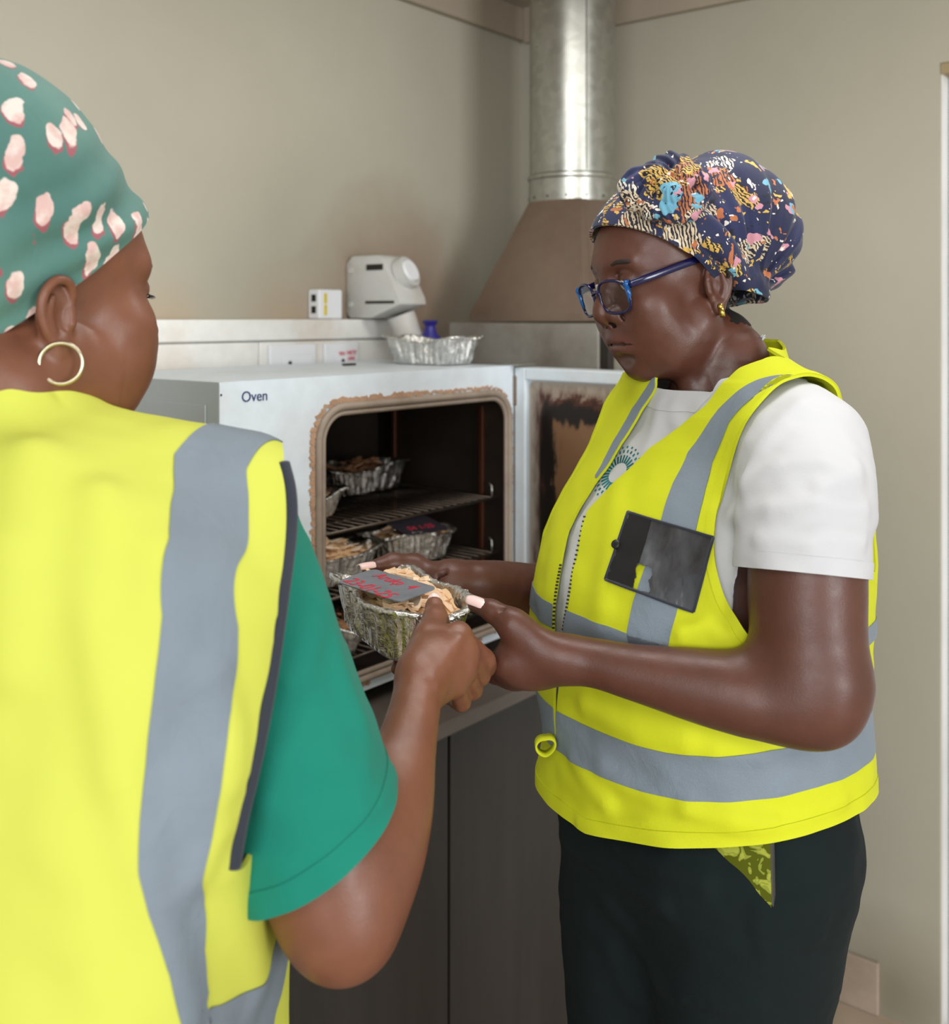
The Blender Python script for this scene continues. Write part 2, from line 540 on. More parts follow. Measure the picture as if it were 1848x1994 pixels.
# open door, hinged on the right
hx, hy = -0.628, YF - 0.004
ang = math.radians(-130.0 + 86.0)          # door leaf direction in the world
dv = np.array([math.cos(ang), math.sin(ang)])
hw = room(hx, hy, 0)
DW = 0.585
dr_mb = MB()
Rz = Matrix.Rotation(ang - ROT, 4, 'Z')
base = Vector((hx, hy, 0)) - Vector(oo)
def dbox(mb, a0, a1, t0, t1, z0, z1, bev=0.0):
    """a along the leaf from the hinge, t across it (negative = inner face towards the opening)"""
    bm = bmesh.new()
    bmesh.ops.create_cube(bm, size=1.0)
    for v in bm.verts:
        v.co = Vector(((a0 + a1) / 2 + v.co.x * (a1 - a0), (t0 + t1) / 2 + v.co.y * (t1 - t0), (z0 + z1) / 2 + v.co.z * (z1 - z0)))
    if bev:
        bmesh.ops.bevel(bm, geom=bm.edges[:], offset=bev, segments=2, affect='EDGES', profile=0.5)
    return mb.bm(bm, Matrix.Translation(base) @ Rz)
m_door = dbox(MB(), 0.0, DW, 0.0, 0.045, ZB + 0.004, ZT - 0.004, 0.004)
ZD0, ZD1 = ZB + 0.004, ZT - 0.004
dbox(m_door, 0.0, 0.028, -0.012, 0.0, ZD0, ZD1, 0.003)
dbox(m_door, DW - 0.028, DW, -0.012, 0.0, ZD0, ZD1, 0.003)
dbox(m_door, 0.028, DW - 0.028, -0.012, 0.0, ZD1 - 0.024, ZD1, 0.003)
dbox(m_door, 0.028, DW - 0.028, -0.012, 0.0, ZD0, ZD0 + 0.024, 0.003)
door = m_door.build('door', M['oven'], ov)
# inner pressed panel, burnt round its edge
def burnt():
    m, t, b = nt('burnt_door_panel')
    co = N(t, 'ShaderNodeTexCoord').outputs['Generated']
    sx = N(t, 'ShaderNodeSeparateXYZ')
    t.links.new(co, sx.inputs[0])
    ax = math_n(t, 'ABSOLUTE', math_n(t, 'SUBTRACT', sx.outputs[0], 0.5))
    az = math_n(t, 'ABSOLUTE', math_n(t, 'SUBTRACT', sx.outputs[2], 0.5))
    e = math_n(t, 'MAXIMUM', ax, az)
    e = math_n(t, 'ADD', e, math_n(t, 'MULTIPLY', math_n(t, 'SUBTRACT', noise(t, 26, 6, 0.7, stretch=(2.0, 2.0, 0.5)), 0.5), 0.16))
    c = ramp(t, e, [(0.33, lin((120, 88, 62))), (0.35, lin((22, 17, 14))), (0.405, lin((26, 18, 15))), (0.435, lin((84, 48, 36))), (0.462, lin((150, 134, 120))), (0.49, lin((176, 164, 152)))])
    t.links.new(c, b.inputs['Base Color'])
    b.inputs['Roughness'].default_value = 0.5
    b.inputs['Metallic'].default_value = 0.2
    return m
ip = MB()
ring0 = rrect(0.03, DW - 0.03, ZD0 + 0.026, ZD1 - 0.026, 0.012, 6)
ring1 = rrect(0.055, DW - 0.055, ZD0 + 0.05, ZD1 - 0.05, 0.05, 6)
ring2 = rrect(0.075, DW - 0.075, ZD0 + 0.07, ZD1 - 0.07, 0.045, 6)
nn = len(ring0)
vs = [(a, -0.001, z) for a, z in ring0] + [(a, -0.003, z) for a, z in ring1] + [(a, -0.022, z) for a, z in ring2]
fs = []
for q in range(2):
    fs += [(q * nn + i, q * nn + (i + 1) % nn, (q + 1) * nn + (i + 1) % nn, (q + 1) * nn + i) for i in range(nn)]
fs.append(tuple(range(2 * nn, 3 * nn)))
MT = Matrix.Translation(base) @ Rz
ip.add([Vector(v) for v in vs], fs)
ipo = ip.build('inner_panel', burnt(), door, auto=50)
ipo.matrix_local = MT
lt = dbox(MB(), DW - 0.004, DW + 0.022, 0.012, 0.022, ZD1 - 0.014, ZD1 - 0.008, 0.001)
lt.build('latch', M['galv'], door)
for z in (ZB + 0.06, ZT - 0.05):
    MB(oo).box(XR - 0.002, XR + 0.014, YF - 0.010, YF + 0.004, z - 0.03, z + 0.03, 0.002).build('hinge', M['hood'], ov)
MB(oo).box(XR - 0.012, XR + 0.05, YF - 0.02, YF + 0.02, ZT + 0.0002, ZT + 0.003, 0.001).build('hinge_plate', M['galv'], ov)

def text(body, name, size, mat, parent, loc, rot, sx=1.0, shear=0.0, ext=0.0004):
    cu = bpy.data.curves.new(name, 'FONT')
    cu.body = body
    cu.size = size
    cu.extrude = ext
    cu.shear = shear
    cu.materials.append(mat)
    tmp = bpy.data.objects.new(name, cu)
    COL.objects.link(tmp)
    me = bpy.data.meshes.new_from_object(tmp.evaluated_get(bpy.context.evaluated_depsgraph_get()))
    bpy.data.objects.remove(tmp)
    me.name = name
    o = link(name, me, None, parent)
    o.location = loc
    o.rotation_euler = rot
    return tag(o, kind='stuff')
text('Oven', 'lettering', 0.0225, M['navy_ink'], ov, Vector((-1.3165, YF - 0.0006, 1.376)) - Vector(oo), (math.pi / 2, 0, 0))

# ---------------------------------------------------------------- furnace with hood and flue
fo = (-0.27, -0.32, WT)
fu = thing('fume_furnace', 'stained steel furnace box under the hood in the corner', 'furnace', fo)
MB(fo).box(-0.455, -0.085, -0.53, -0.125, WT, 1.49, 0.003).build('body', M['steel_box'], fu)
MB(fo).box(-0.452, -0.43, -0.553, -0.532, WT, 1.486, 0.002).build('post', M['darkmetal'], fu)
MB(fo).box(-0.425, -0.39, -0.548, -0.532, WT, 1.482, 0.002).build('post', M['galv'], fu)
ho = (-0.25, -0.33, 1.494)
hd = thing('extractor_hood', 'brown-stained sheet metal hood tapering up to the flue pipe', 'hood', ho)
hm = MB(ho)
segs = 48
hx_, hy_ = 0.192, 0.152
top, bot, bot0 = [], [], []
for k in range(segs):
    a = 2 * math.pi * k / segs
    c, s = math.cos(a), math.sin(a)
    q = 1.0 / max(abs(c), abs(s))
    top.append((-0.25 + 0.099 * c, -0.33 + 0.099 * s, 1.775))
    bot.append((-0.25 + hx_ * c * q, -0.33 + hy_ * s * q, 1.512))
    bot0.append((-0.25 + hx_ * c * q, -0.33 + hy_ * s * q, 1.494))
hm.add(top + bot + bot0, [(i, (i + 1) % segs, segs + (i + 1) % segs, segs + i) for i in range(segs)] + [(segs + i, segs + (i + 1) % segs, 2 * segs + (i + 1) % segs, 2 * segs + i) for i in range(segs)])
hm.build('hood_shell', M['hood'], hd, auto=24)
fl = MB(ho)
prof = [(0.1015, 1.768), (0.1015, 1.818), (0.1045, 1.822), (0.1045, 1.829), (0.0995, 1.833), (0.0995, CEIL - 0.001)]
fl.lathe([(r, z) for r, z in prof], (-0.25, -0.33, 0), 64)
fp = fl.build('flue_pipe', M['galv'], hd, auto=35)
sm = MB(ho)
aa = math.radians(-128)
def onp(a, r, z):
    return (-0.25 + r * math.cos(a), -0.33 + r * math.sin(a), z)
sm.tube([onp(aa, 0.0998, 1.835), onp(aa, 0.0998, CEIL - 0.002)], 0.0012, 6)
sm.build('seam', M['darkmetal'], fp)
rvv = MB(ho)
for k in range(14):
    a = 2 * math.pi * k / 14
    rvv.cyl(onp(a, 0.1005, 1.778), onp(a, 0.1035, 1.778), 0.003, 0.002, 8)
tag(rvv.build('rivet', M['darkmetal'], fp), kind='stuff')

# ---------------------------------------------------------------- wall services
tk = thing('cable_trunking', 'white dado trunking along the wall behind the oven', 'trunking', (-1.5, 0, 1.36))
to = (-1.5, 0, 1.36)
MB(to).box(-3.2, -0.49, -0.03, -0.0005, 1.352, 1.497, 0.002).build('back_channel', M['whiteplastic'], tk)
MB(to).box(-3.2, -0.49, -0.046, -0.0305, 1.4555, 1.498, 0.003).build('upper_cover', M['whiteplastic'], tk)
xs = [-3.2, -2.0, -0.945, -0.49]
for i in range(3):
    MB(to).box(xs[i] + 0.0008, xs[i + 1] - 0.0008, -0.043, -0.0305, 1.352, 1.4525, 0.003).build('lower_cover', M['whiteplastic'], tk)
def socket(x0, x1, label):
    o_ = ((x0 + x1) / 2, -0.043, 1.36)
    s = thing('wall_socket', label, 'socket', o_, 'sockets on the trunking')
    MB(o_).box(x0, x1, -0.052, -0.0432, 1.362, 1.447, 0.003).build('plate', M['sockplate'], s)
    MB(o_).box(x0 + 0.03, x1 - 0.012, -0.0545, -0.0521, 1.372, 1.425, 0.0015).build('insert', M['sockplate'], s)
    MB(o_).cyl((x0 + 0.05, -0.0546, 1.409), (x0 + 0.05, -0.0562, 1.409), 0.0042, seg=12).build('pin_hole', M['black'], s)
    return s
socket(-0.925, -0.80, 'blank white socket plate on the trunking behind the oven')
s2 = socket(-0.775, -0.675, 'white socket plate with red hand lettering on the trunking')
text('VH', 'lettering', 0.013, M['red_ink'], s2, (-0.012, -0.0125, 0.060), (math.pi / 2, 0, 0))
text('HOT', 'lettering', 0.014, M['red_ink'], s2, (0.011, -0.0125, 0.061), (math.pi / 2, 0, 0))
text('LINE', 'lettering', 0.011, M['red_ink'], s2, (0.013, -0.0125, 0.050), (math.pi / 2, 0, 0))
io = (-0.742, 0, 1.4985)
iso = thing('isolator_box', 'small white switch box with two yellow strips above the trunking', 'switch box', io)
MB(io).box(-0.777, -0.708, -0.036, -0.0005, 1.4985, 1.562, 0.004).build('case', M['sockplate'], iso)
for z in (1.511, 1.536):
    MB(io).box(-0.7785, -0.7765, -0.026, -0.013, z, z + 0.015, 0.0005).build('switch', M['black'], iso)
    MB(io).box(-0.763, -0.7555, -0.0375, -0.0359, z - 0.004, z + 0.018).build('tape', M['yellow_tape'], iso)

# industrial socket on the wall, seen from its flank
so = (-0.62, -0.001, 1.5)
ins = thing('industrial_socket', 'bulky grey angled industrial socket on the wall above the trunking', 'socket', so)
prof = [(-0.001, 1.512), (-0.012, 1.500), (-0.078, 1.500), (-0.166, 1.530), (-0.162, 1.546), (-0.112, 1.632), (-0.10, 1.638), (-0.02, 1.638), (-0.001, 1.622)]
bm = bmesh.new()
vv0 = [bm.verts.new((-0.664, y, z)) for y, z in prof]
vv1 = [bm.verts.new((-0.578, y, z)) for y, z in prof]
bm.faces.new(vv0)
bm.faces.new(vv1[::-1])
for i in range(len(prof)):
    j = (i + 1) % len(prof)
    bm.faces.new((vv0[i], vv1[i], vv1[j], vv0[j]))
bmesh.ops.recalc_face_normals(bm, faces=bm.faces[:])
bmesh.ops.bevel(bm, geom=bm.edges[:], offset=0.004, segments=2, affect='EDGES', profile=0.5)
MB(so).bm(bm).build('housing', M['plastic'], ins, auto=40)
for (y0, y1, z) in ((-0.115, -0.065, 1.605), (-0.148, -0.062, 1.532)):
    MB(so).box(-0.6655, -0.663, y0, y1, z, z + (0.013 if z > 1.6 else 0.006), 0.001).build('slot', M['darkmetal'], ins)
for z in (1.53, 1.605):
    MB(so).cyl((-0.6675, -0.018, z), (-0.662, -0.018, z), 0.006, seg=12).build('screw', M['plastic'], ins)
nrm = Vector((0.15, -0.86, 0.40)).normalized()
cc = Vector((-0.617, -0.130, 1.595))
sc = MB(so)
sc.tube([cc, cc + nrm * 0.02], [0.037, 0.035], 28)
sco = sc.build('collar', M['plastic'], ins, auto=40)
MB(so).tube([cc + nrm * 0.0205, cc + nrm * 0.026], [0.026, 0.024], 28).build('cap', M['sockplate'], sco, auto=40)
po = (-0.60, -0.10, 1.49)
pl = thing('power_plug', 'grey cylindrical plug hanging from the industrial socket behind the foil tray', 'plug', po)
MB(po).tube([(-0.61, -0.118, 1.508), (-0.60, -0.128, 1.47), (-0.59, -0.14, 1.444)], [0.031, 0.031, 0.029], 24).build('sleeve', M['plastic'], pl, auto=40)
MB(po).tube([(-0.59, -0.14, 1.4435), (-0.588, -0.142, 1.437)], [0.0335, 0.0335], 24).build('ring', M['darkmetal'], pl, auto=40)
MB(po).tube([(-0.588, -0.142, 1.436), (-0.58, -0.15, 1.423), (-0.572, -0.157, 1.4155)], [0.029, 0.027, 0.022], 24).build('cable_end', M['plastic'], pl, auto=40)
bl = MB(po)
bl.lathe([(0.014, 0.052), (0.018, 0.049), (0.011, 0.039), (0.015, 0.024), (0.028, 0.008), (0.030, 0.0)], (-0.586, -0.182, 1.444), 20)
bl.build('flap_cap', M['blue_plastic'], pl, auto=40)
MB(po).tube([(-0.592, -0.155, 1.455), (-0.586, -0.180, 1.450)], 0.006, 8).build('flap_hinge', M['blue_plastic'], pl)

# ---------------------------------------------------------------- foil trays, tags, chips
def tray_mesh(L, Wd, H, seed, crump=1.0):
    rg = np.random.RandomState(seed)
    n = 168
    rim_pts = None
    rows = [(0.0, 0.0, 0.0), (0.55, 0.0, 0.0), (0.80, 0.002, 0.0), (0.83, 0.08, 1), (0.86, 0.25, 1), (0.895, 0.45, 1), (0.93, 0.65, 1), (0.96, 0.85, 1), (0.98, 0.97, 0.7), (1.0, 1.0, 0.3), (1.05, 1.01, 0.4), (1.085, 1.0, 0.6), (1.09, 0.95, 0.6), (1.06, 0.94, 0.5)]
    vs = []
    ph = rg.rand(8) * 6.28
    ta = np.linspace(0, 2 * np.pi, n, endpoint=False)
    for (s, z, cr) in rows:
        # rounded rectangle by superellipse
        e = 5.0
        c, si = np.cos(ta), np.sin(ta)
        rr = (np.abs(c) ** e + np.abs(si) ** e) ** (-1 / e)
        x, y = c * rr * L / 2 * s, si * rr * Wd / 2 * (s if s > 0.8 else s)
        wob = cr * crump * (0.0009 * np.sin(ta * 42 + ph[0]) + 0.0007 * np.sin(ta * 23 + ph[1]) + 0.0010 * np.sin(ta * 9 + ph[2] + z * 3) + 0.0008 * rg.randn(n))
        big = crump * 0.0022 * (np.sin(ta * 3 + ph[3]) + np.sin(ta * 5 + ph[4])) * z
        nx, ny = c, si
        zz = z * H + crump * cr * 0.0010 * rg.randn(n) + crump * 0.0026 * z * (np.sin(ta * 2 + ph[5]) + np.sin(ta * 4 + ph[6]))
        vs.append(np.stack([x + nx * (wob + big), y + ny * (wob + big), zz], 1))
    v = np.concatenate(vs)
    f = []
    for i in range(1, len(rows) - 1):
        for k in range(n):
            k2 = (k + 1) % n
            f.append((i * n + k, i * n + k2, (i + 1) * n + k2, (i + 1) * n + k))
    f.append(tuple(range(n, 2 * n)))
    used = v[n:]
    f = [tuple(i - n for i in q) for q in f]
    return used, f

def chip_mesh(seed):
    rg = np.random.RandomState(seed)
    kind = seed % 4
    L = rg.uniform(0.016, 0.034)
    w = rg.uniform(0.006, 0.014) if kind != 1 else rg.uniform(0.0022, 0.004)
    th = rg.uniform(0.0018, 0.004)
    if kind == 1:
        L *= 1.4
    n = 5
    vs, fs = [], []
    bend = rg.uniform(-0.25, 0.25)
    for i in range(n):
        u = i / (n - 1) - 0.5
        ww = w * (1 - 0.8 * abs(u) ** 1.5 * (1.2 if kind != 2 else 0.5)) * rg.uniform(0.85, 1.15)
        zc = bend * L * (u * u - 0.08)
        tt = th * (1 - 0.6 * abs(u))
        for (a, b_) in ((-1, -1), (1, -1), (1, 1), (-1, 1)):
            vs.append((u * L + rg.uniform(-1, 1) * 0.0006, a * ww / 2 + rg.uniform(-1, 1) * 0.0005, zc + b_ * tt / 2))
    for i in range(n - 1):
        for k in range(4):
            k2 = (k + 1) % 4
            fs.append((i * 4 + k, i * 4 + k2, (i + 1) * 4 + k2, (i + 1) * 4 + k))
    fs.append((3, 2, 1, 0))
    fs.append(tuple((n - 1) * 4 + k for k in range(4)))
    return fast_mesh('wood_chip', vs, fs)
CHIPS = []
for i in range(8):
    m_ = chip_mesh(i)
    m_.materials.append(M['chip'])
    CHIPS.append(m_)
CHIPSD = []
for i in range(8):
    m_ = chip_mesh(i)
    m_.materials.append(M['chipd'])
    CHIPSD.append(m_)

def foil_tray(loc, ang, L, Wd, H, seed, label, fill=None, nch=0, dark=False, chip_label=None, chip_group=None, tilt=(0, 0), bulge=0.012, crump=1.5, cs=1.0, under_tag=None):
    v, f = tray_mesh(L, Wd, H, seed, crump)
    me = fast_mesh('foil_tray', v, f)
    o = link('foil_tray', me, M['foil'], None, True, loc)
    o.rotation_euler = (tilt[0], tilt[1], ang)
    sd = o.modifiers.new('thickness', 'SOLIDIFY')
    sd.thickness = 0.0007
    tag(o, label, 'tray', 'foil loaf trays')
    Mx = Matrix.Translation(loc) @ Matrix.Rotation(ang, 4, 'Z') @ Matrix.Rotation(tilt[1], 4, 'Y') @ Matrix.Rotation(tilt[0], 4, 'X')
    if fill:
        nx, ny = 26, 16
        rg = np.random.RandomState(seed + 50)
        vs = []
        for i in range(nx):
            for j in range(ny):
                a, b_ = (i / (nx - 1) - 0.5) * 2, (j / (ny - 1) - 0.5) * 2
                e = max(abs(a), abs(b_))
                vs.append((a * L / 2 * 0.86, b_ * Wd / 2 * 0.82, H * 0.80 + bulge * (1 - a * a) * (1 - b_ * b_) * 0.8 + rg.uniform(-1, 1) * 0.0022))
        nb = len(vs)
        fs = [(i * ny + j, (i + 1) * ny + j, (i + 1) * ny + j + 1, i * ny + j + 1) for i in range(nx - 1) for j in range(ny - 1)]
        me = fast_mesh('chip_bed', vs, fs)
        bo = link('chip_bed', me, M['bed'] if dark else M['bedp'], None, False, loc)
        bo.rotation_euler = (tilt[0], tilt[1], ang)
        tag(bo, fill, 'wood chips', None, 'stuff')
        rg = random.Random(seed)
        for q in range(nch):
            a, b_ = rg.uniform(-0.93, 0.93), rg.uniform(-0.93, 0.93)
            z = H * 0.86 + bulge * (1 - a * a) * (1 - b_ * b_) + rg.uniform(0, 0.006)
            if under_tag and under_tag(Mx @ Vector((a * L / 2 * 0.72, b_ * Wd / 2 * 0.74, z))):
                z = min(z, H * 0.84 + 0.010)
            c = bpy.data.objects.new('wood_chip', rg.choice(CHIPSD if dark else CHIPS))
            COL.objects.link(c)
            s = rg.uniform(0.75, 1.2) * cs
            c.matrix_world = Mx @ Matrix.Translation((a * L / 2 * 0.72, b_ * Wd / 2 * 0.74, z)) @ Matrix.Rotation(rg.uniform(-1.6, 1.6) if abs(b_) < 0.35 else rg.uniform(-0.4, 0.4), 4, 'Z') @ Matrix.Rotation(rg.uniform(-0.5, 0.5), 4, 'X') @ Matrix.Rotation(rg.uniform(-0.35, 0.35), 4, 'Y') @ Matrix.Scale(s, 4)
            tag(c, chip_label, 'wood chip', chip_group)
    return o, Mx

def rtray(x, y, z, da, *a, **k):
    return foil_tray(tuple(room(x, y, z)), ROT + math.radians(da), *a, **k)

rz = 0.0034
rtray(-0.790, -0.172, RZ[0] + rz, 2, 0.205, 0.105, 0.053, 11, 'foil tray of dark chips at the back of the upper oven rack', 'dark toasted chips heaped in the tray at the back of the upper rack', 26, True, 'dark wood chip in the tray at the back of the upper rack', 'chips in the back tray')
rtray(-1.052, -0.255, RZ[0] + rz, 88, 0.20, 0.105, 0.046, 12, 'foil tray of pale chips at the left of the upper oven rack', 'chips filling the tray at the left of the upper rack', 22, False, 'pale wood chip in the tray at the left of the upper rack', 'chips in the upper left tray')
rtray(-1.042, -0.335, RZ[1] + rz, 3, 0.185, 0.115, 0.050, 13, 'foil tray heaped with broad pale slices on the middle oven rack', 'chips under the broad slices in the tray on the middle rack', 34, False, 'pale slice of wood heaped in the tray on the middle rack', 'slices in the middle tray', bulge=0.024)
rtray(-0.830, -0.340, RZ[1] + rz, -4, 0.175, 0.110, 0.055, 14, 'foil tray under a dark metal tag on the middle oven rack', 'chips under the dark metal tag on the middle rack', 26, False, 'wood chip beside the dark metal tag on the middle rack', 'chips in the tagged oven tray')
rtray(-1.070, -0.345, RZ[2] + rz, 70, 0.190, 0.105, 0.050, 15, 'foil tray of chips on the lowest rack at the bottom of the oven', 'chips filling the tray on the lowest oven rack', 18, True, 'brown wood chip in the tray on the lowest rack', 'chips in the lowest tray')
rtray(-0.705, -0.292, ZT + 0.0012, 90, 0.185, 0.105, 0.052, 16, 'empty crimped foil tray on top of the oven beside the grey plug', crump=1.7)

TAGC = [(-0.1480, 1.193, 1.2035), (-0.0825, 1.104, 1.2005), (-0.0350, 1.150, 1.2085), (-0.1260, 1.226, 1.2075)]
def on_tag(p, m=0.012):
    for i in range(4):
        a, b = Vector(TAGC[i][:2]), Vector(TAGC[(i + 1) % 4][:2])
        e = (b - a).normalized()
        if e.x * (p.y - a.y) - e.y * (p.x - a.x) < -m:
            return False
    return True
HT = np.array([-0.084, 1.200])
HANG = math.radians(116.3)
foil_tray((HT[0], HT[1], 1.1365), HANG, 0.205, 0.104, 0.055, 17, 'crumpled foil tray of pale chips held between the two women', 'fine pale chips filling the tray held by the two women', 150, False, 'pale wood chip in the foil tray held by the two women', 'chips in the held tray', bulge=0.017, crump=1.3, cs=1.12, under_tag=lambda p: on_tag(p))

M['tagshade'] = stained('shaded_tag_metal', (66, 62, 72), (48, 44, 50), 0.5, 30, 0.4, 0.3)  # tag metal with the oven's inner shade put into its colour
def plate_tag(c4, label, lines, name='metal_tag', mat='tagmetal'):
    """thin metal plate through four corner points (left, right, far right, far left)"""
    p = [Vector(c) for c in c4]
    e1 = (p[1] - p[0] + p[2] - p[3]) / 2
    e2 = (p[3] - p[0] + p[2] - p[1]) / 2
    L, H = e1.length, e2.length
    x = e1.normalized()
    z = x.cross(e2).normalized()
    y = z.cross(x)
    c = sum(p, Vector()) / 4
    Mx = Matrix.Translation(c) @ Matrix((x, y, z)).transposed().to_4x4()
    t = empty(name, (0, 0, 0), 0, label, 'metal tag')
    t.matrix_world = Mx
    poly = rrect(-L / 2, L / 2, -H / 2, H / 2, H * 0.16, 4)
    MB().prism(poly, lambda a, b: (a, b, -0.0006), lambda a, b: (a, b, 0.0006)).build('plate', M[mat], t)
    for (s, size, lx, ly, rz_) in lines:
        text(s, 'lettering', size, M['red_ink'], t, (lx, ly, 0.0008), (0, 0, rz_), shear=0.25, ext=0.0002)
    return t
plate_tag([(-0.1480, 1.193, 1.2035), (-0.0825, 1.104, 1.2005), (-0.0350, 1.150, 1.2085), (-0.1260, 1.226, 1.2075)], 'grey metal tag with a red handwritten date on the held tray',
          [('23-01-25', 0.024, -0.052, -0.022, -0.08), ('Arukp  4', 0.020, -0.036, 0.008, -0.05)])
q = [room(-0.895, -0.40, 1.105), room(-0.80, -0.405, 1.100), room(-0.765, -0.335, 1.118), room(-0.895, -0.325, 1.122)]
plate_tag(q, 'shaded metal tag with red writing on a tray inside the oven', [('04 1-25', 0.022, -0.035, -0.02, 0)], mat='tagshade')

# ================================================================ people: sculpted as distance fields, meshed with surface nets
class Frame:
    def __init__(s, O, f, pitch=0.0, roll=0.0, scale=1.0):
        f = np.array([f[0], f[1], 0.0]); f /= np.linalg.norm(f)
        up = np.array([0, 0, 1.0])
        l = np.cross(up, f)
        fp = f * math.cos(pitch) - up * math.sin(pitch)
        upp = f * math.sin(pitch) + up * math.cos(pitch)
        lr = l * math.cos(roll) + upp * math.sin(roll)
        ur = upp * math.cos(roll) - l * math.sin(roll)
        s.O, s.R, s.s = np.array(O, float), np.stack([fp, lr, ur]), np.asarray(scale, float)
    def l(s, p):
        return ((np.asarray(p, float) - s.O) @ s.R.T) / s.s
    def w(s, q):
        return s.O + (np.asarray(q, float) * s.s) @ s.R

def vnoise(x, y, z, seed=0):
    """smooth value noise, -1..1"""
    rg = np.random.RandomState(seed)
    tab = rg.rand(64, 64, 64).astype(np.float32) * 2 - 1
    xi, yi, zi = np.floor(x).astype(int), np.floor(y).astype(int), np.floor(z).astype(int)
    u, v, w = x - xi, y - yi, z - zi
    u, v, w = u * u * (3 - 2 * u), v * v * (3 - 2 * v), w * w * (3 - 2 * w)
    r = 0
    for a in (0, 1):
        for b in (0, 1):
            for c in (0, 1):
                r = r + tab[(xi + a) & 63, (yi + b) & 63, (zi + c) & 63] * (u if a else 1 - u) * (v if b else 1 - v) * (w if c else 1 - w)
    return r

def cap(a, b, ra, rb=None):
    a, b = np.asarray(a, float), np.asarray(b, float)
    rb = ra if rb is None else rb
    ab = b - a
    L2 = max(float(ab @ ab), 1e-12)
    def fn(x, y, z):
        px, py, pz = x - a[0], y - a[1], z - a[2]
        t = np.clip((px * ab[0] + py * ab[1] + pz * ab[2]) / L2, 0, 1)
        return np.sqrt((px - t * ab[0]) ** 2 + (py - t * ab[1]) ** 2 + (pz - t * ab[2]) ** 2) - (ra + (rb - ra) * t)
    r = max(ra, rb)
    return fn, np.minimum(a, b) - r, np.maximum(a, b) + r

def ell(c, r, R=None):
    c, r = np.asarray(c, float), np.asarray(r, float)
    def fn(x, y, z):
        px, py, pz = x - c[0], y - c[1], z - c[2]
        if R is not None:
            px, py, pz = (R[0][0] * px + R[0][1] * py + R[0][2] * pz, R[1][0] * px + R[1][1] * py + R[1][2] * pz, R[2][0] * px + R[2][1] * py + R[2][2] * pz)
        k0 = np.sqrt((px / r[0]) ** 2 + (py / r[1]) ** 2 + (pz / r[2]) ** 2)
        k1 = np.sqrt((px / r[0] ** 2) ** 2 + (py / r[1] ** 2) ** 2 + (pz / r[2] ** 2) ** 2)
        return k0 * (k0 - 1.0) / np.maximum(k1, 1e-6)
    m = r if R is None else np.full(3, r.max())
    return fn, c - m, c + m

def smooth_chain(pts, rs, n=5):
    """Catmull-Rom through joints, so limbs bend softly"""
    pts, rs = np.asarray(pts, float), np.asarray(rs, float)
    q = np.concatenate([pts, rs[:, None]], 1)
    q = np.concatenate([[2 * q[0] - q[1]], q, [2 * q[-1] - q[-2]]])
    out = []
    for i in range(1, len(q) - 2):
        for k in range(n):
            t = k / n
            out.append(0.5 * (2 * q[i] + (q[i + 1] - q[i - 1]) * t + (2 * q[i - 1] - 5 * q[i] + 4 * q[i + 1] - q[i + 2]) * t * t + (3 * q[i] - q[i - 1] - 3 * q[i + 1] + q[i + 2]) * t ** 3))
    out.append(q[-2])
    out = np.array(out)
    return out[:, :3], out[:, 3]

def chain(pts, rs, smooth=0):
    pts = [np.asarray(p, float) for p in pts]
    if smooth:
        pts, rs = smooth_chain(pts, rs, smooth)
    prims = [cap(pts[i], pts[i + 1], rs[i], rs[i + 1]) for i in range(len(pts) - 1)]
    lo = np.min([p[1] for p in prims], 0)
    hi = np.max([p[2] for p in prims], 0)
    def fn(x, y, z):
        d = prims[0][0](x, y, z)
        for p in prims[1:]:
            d = np.minimum(d, p[0](x, y, z))
        return d
    return fn, lo, hi

def loft(levels, e=2.2, z0=None, z1=None):
    """levels: (z, cx, cy, a, b); stacked super-ellipses, interpolated smoothly"""
    L = np.array(sorted(levels), float)
    zs = np.linspace(L[0, 0], L[-1, 0], 200)
    pts, _ = smooth_chain(L[:, 1:4], L[:, 4], 8)
    zz = np.interp(np.arange(len(pts)) / 8.0, np.arange(len(L)), L[:, 0])
    _, bs = smooth_chain(L[:, 1:4], L[:, 4], 8)
    z0 = L[0, 0] if z0 is None else z0
    z1 = L[-1, 0] if z1 is None else z1
    def fn(x, y, z):
        cx, cy, a, b = (np.interp(z, zz, v) for v in (pts[:, 0], pts[:, 1], pts[:, 2], bs))
        px, py = np.abs(x - cx), np.abs(y - cy)
        q = ((px / a) ** e + (py / b) ** e) ** (1 / e)
        r = np.sqrt(px * px + py * py)
        d = np.where(q > 1e-3, r * (1 - 1 / np.maximum(q, 1e-3)), -np.minimum(a, b))
        return np.maximum(d, np.maximum(z0 - z, z - z1))
    m = L[:, 3:5].max() + 0.06
    return fn, np.array([-m - 0.1, -m - 0.1, z0]), np.array([m + 0.1, m + 0.1, z1])

def plane(p, n):
    """negative behind the plane"""
    p, n = np.asarray(p, float), np.asarray(n, float)
    n = n / np.linalg.norm(n)
    return (lambda x, y, z: (x - p[0]) * n[0] + (y - p[1]) * n[1] + (z - p[2]) * n[2]), None, None

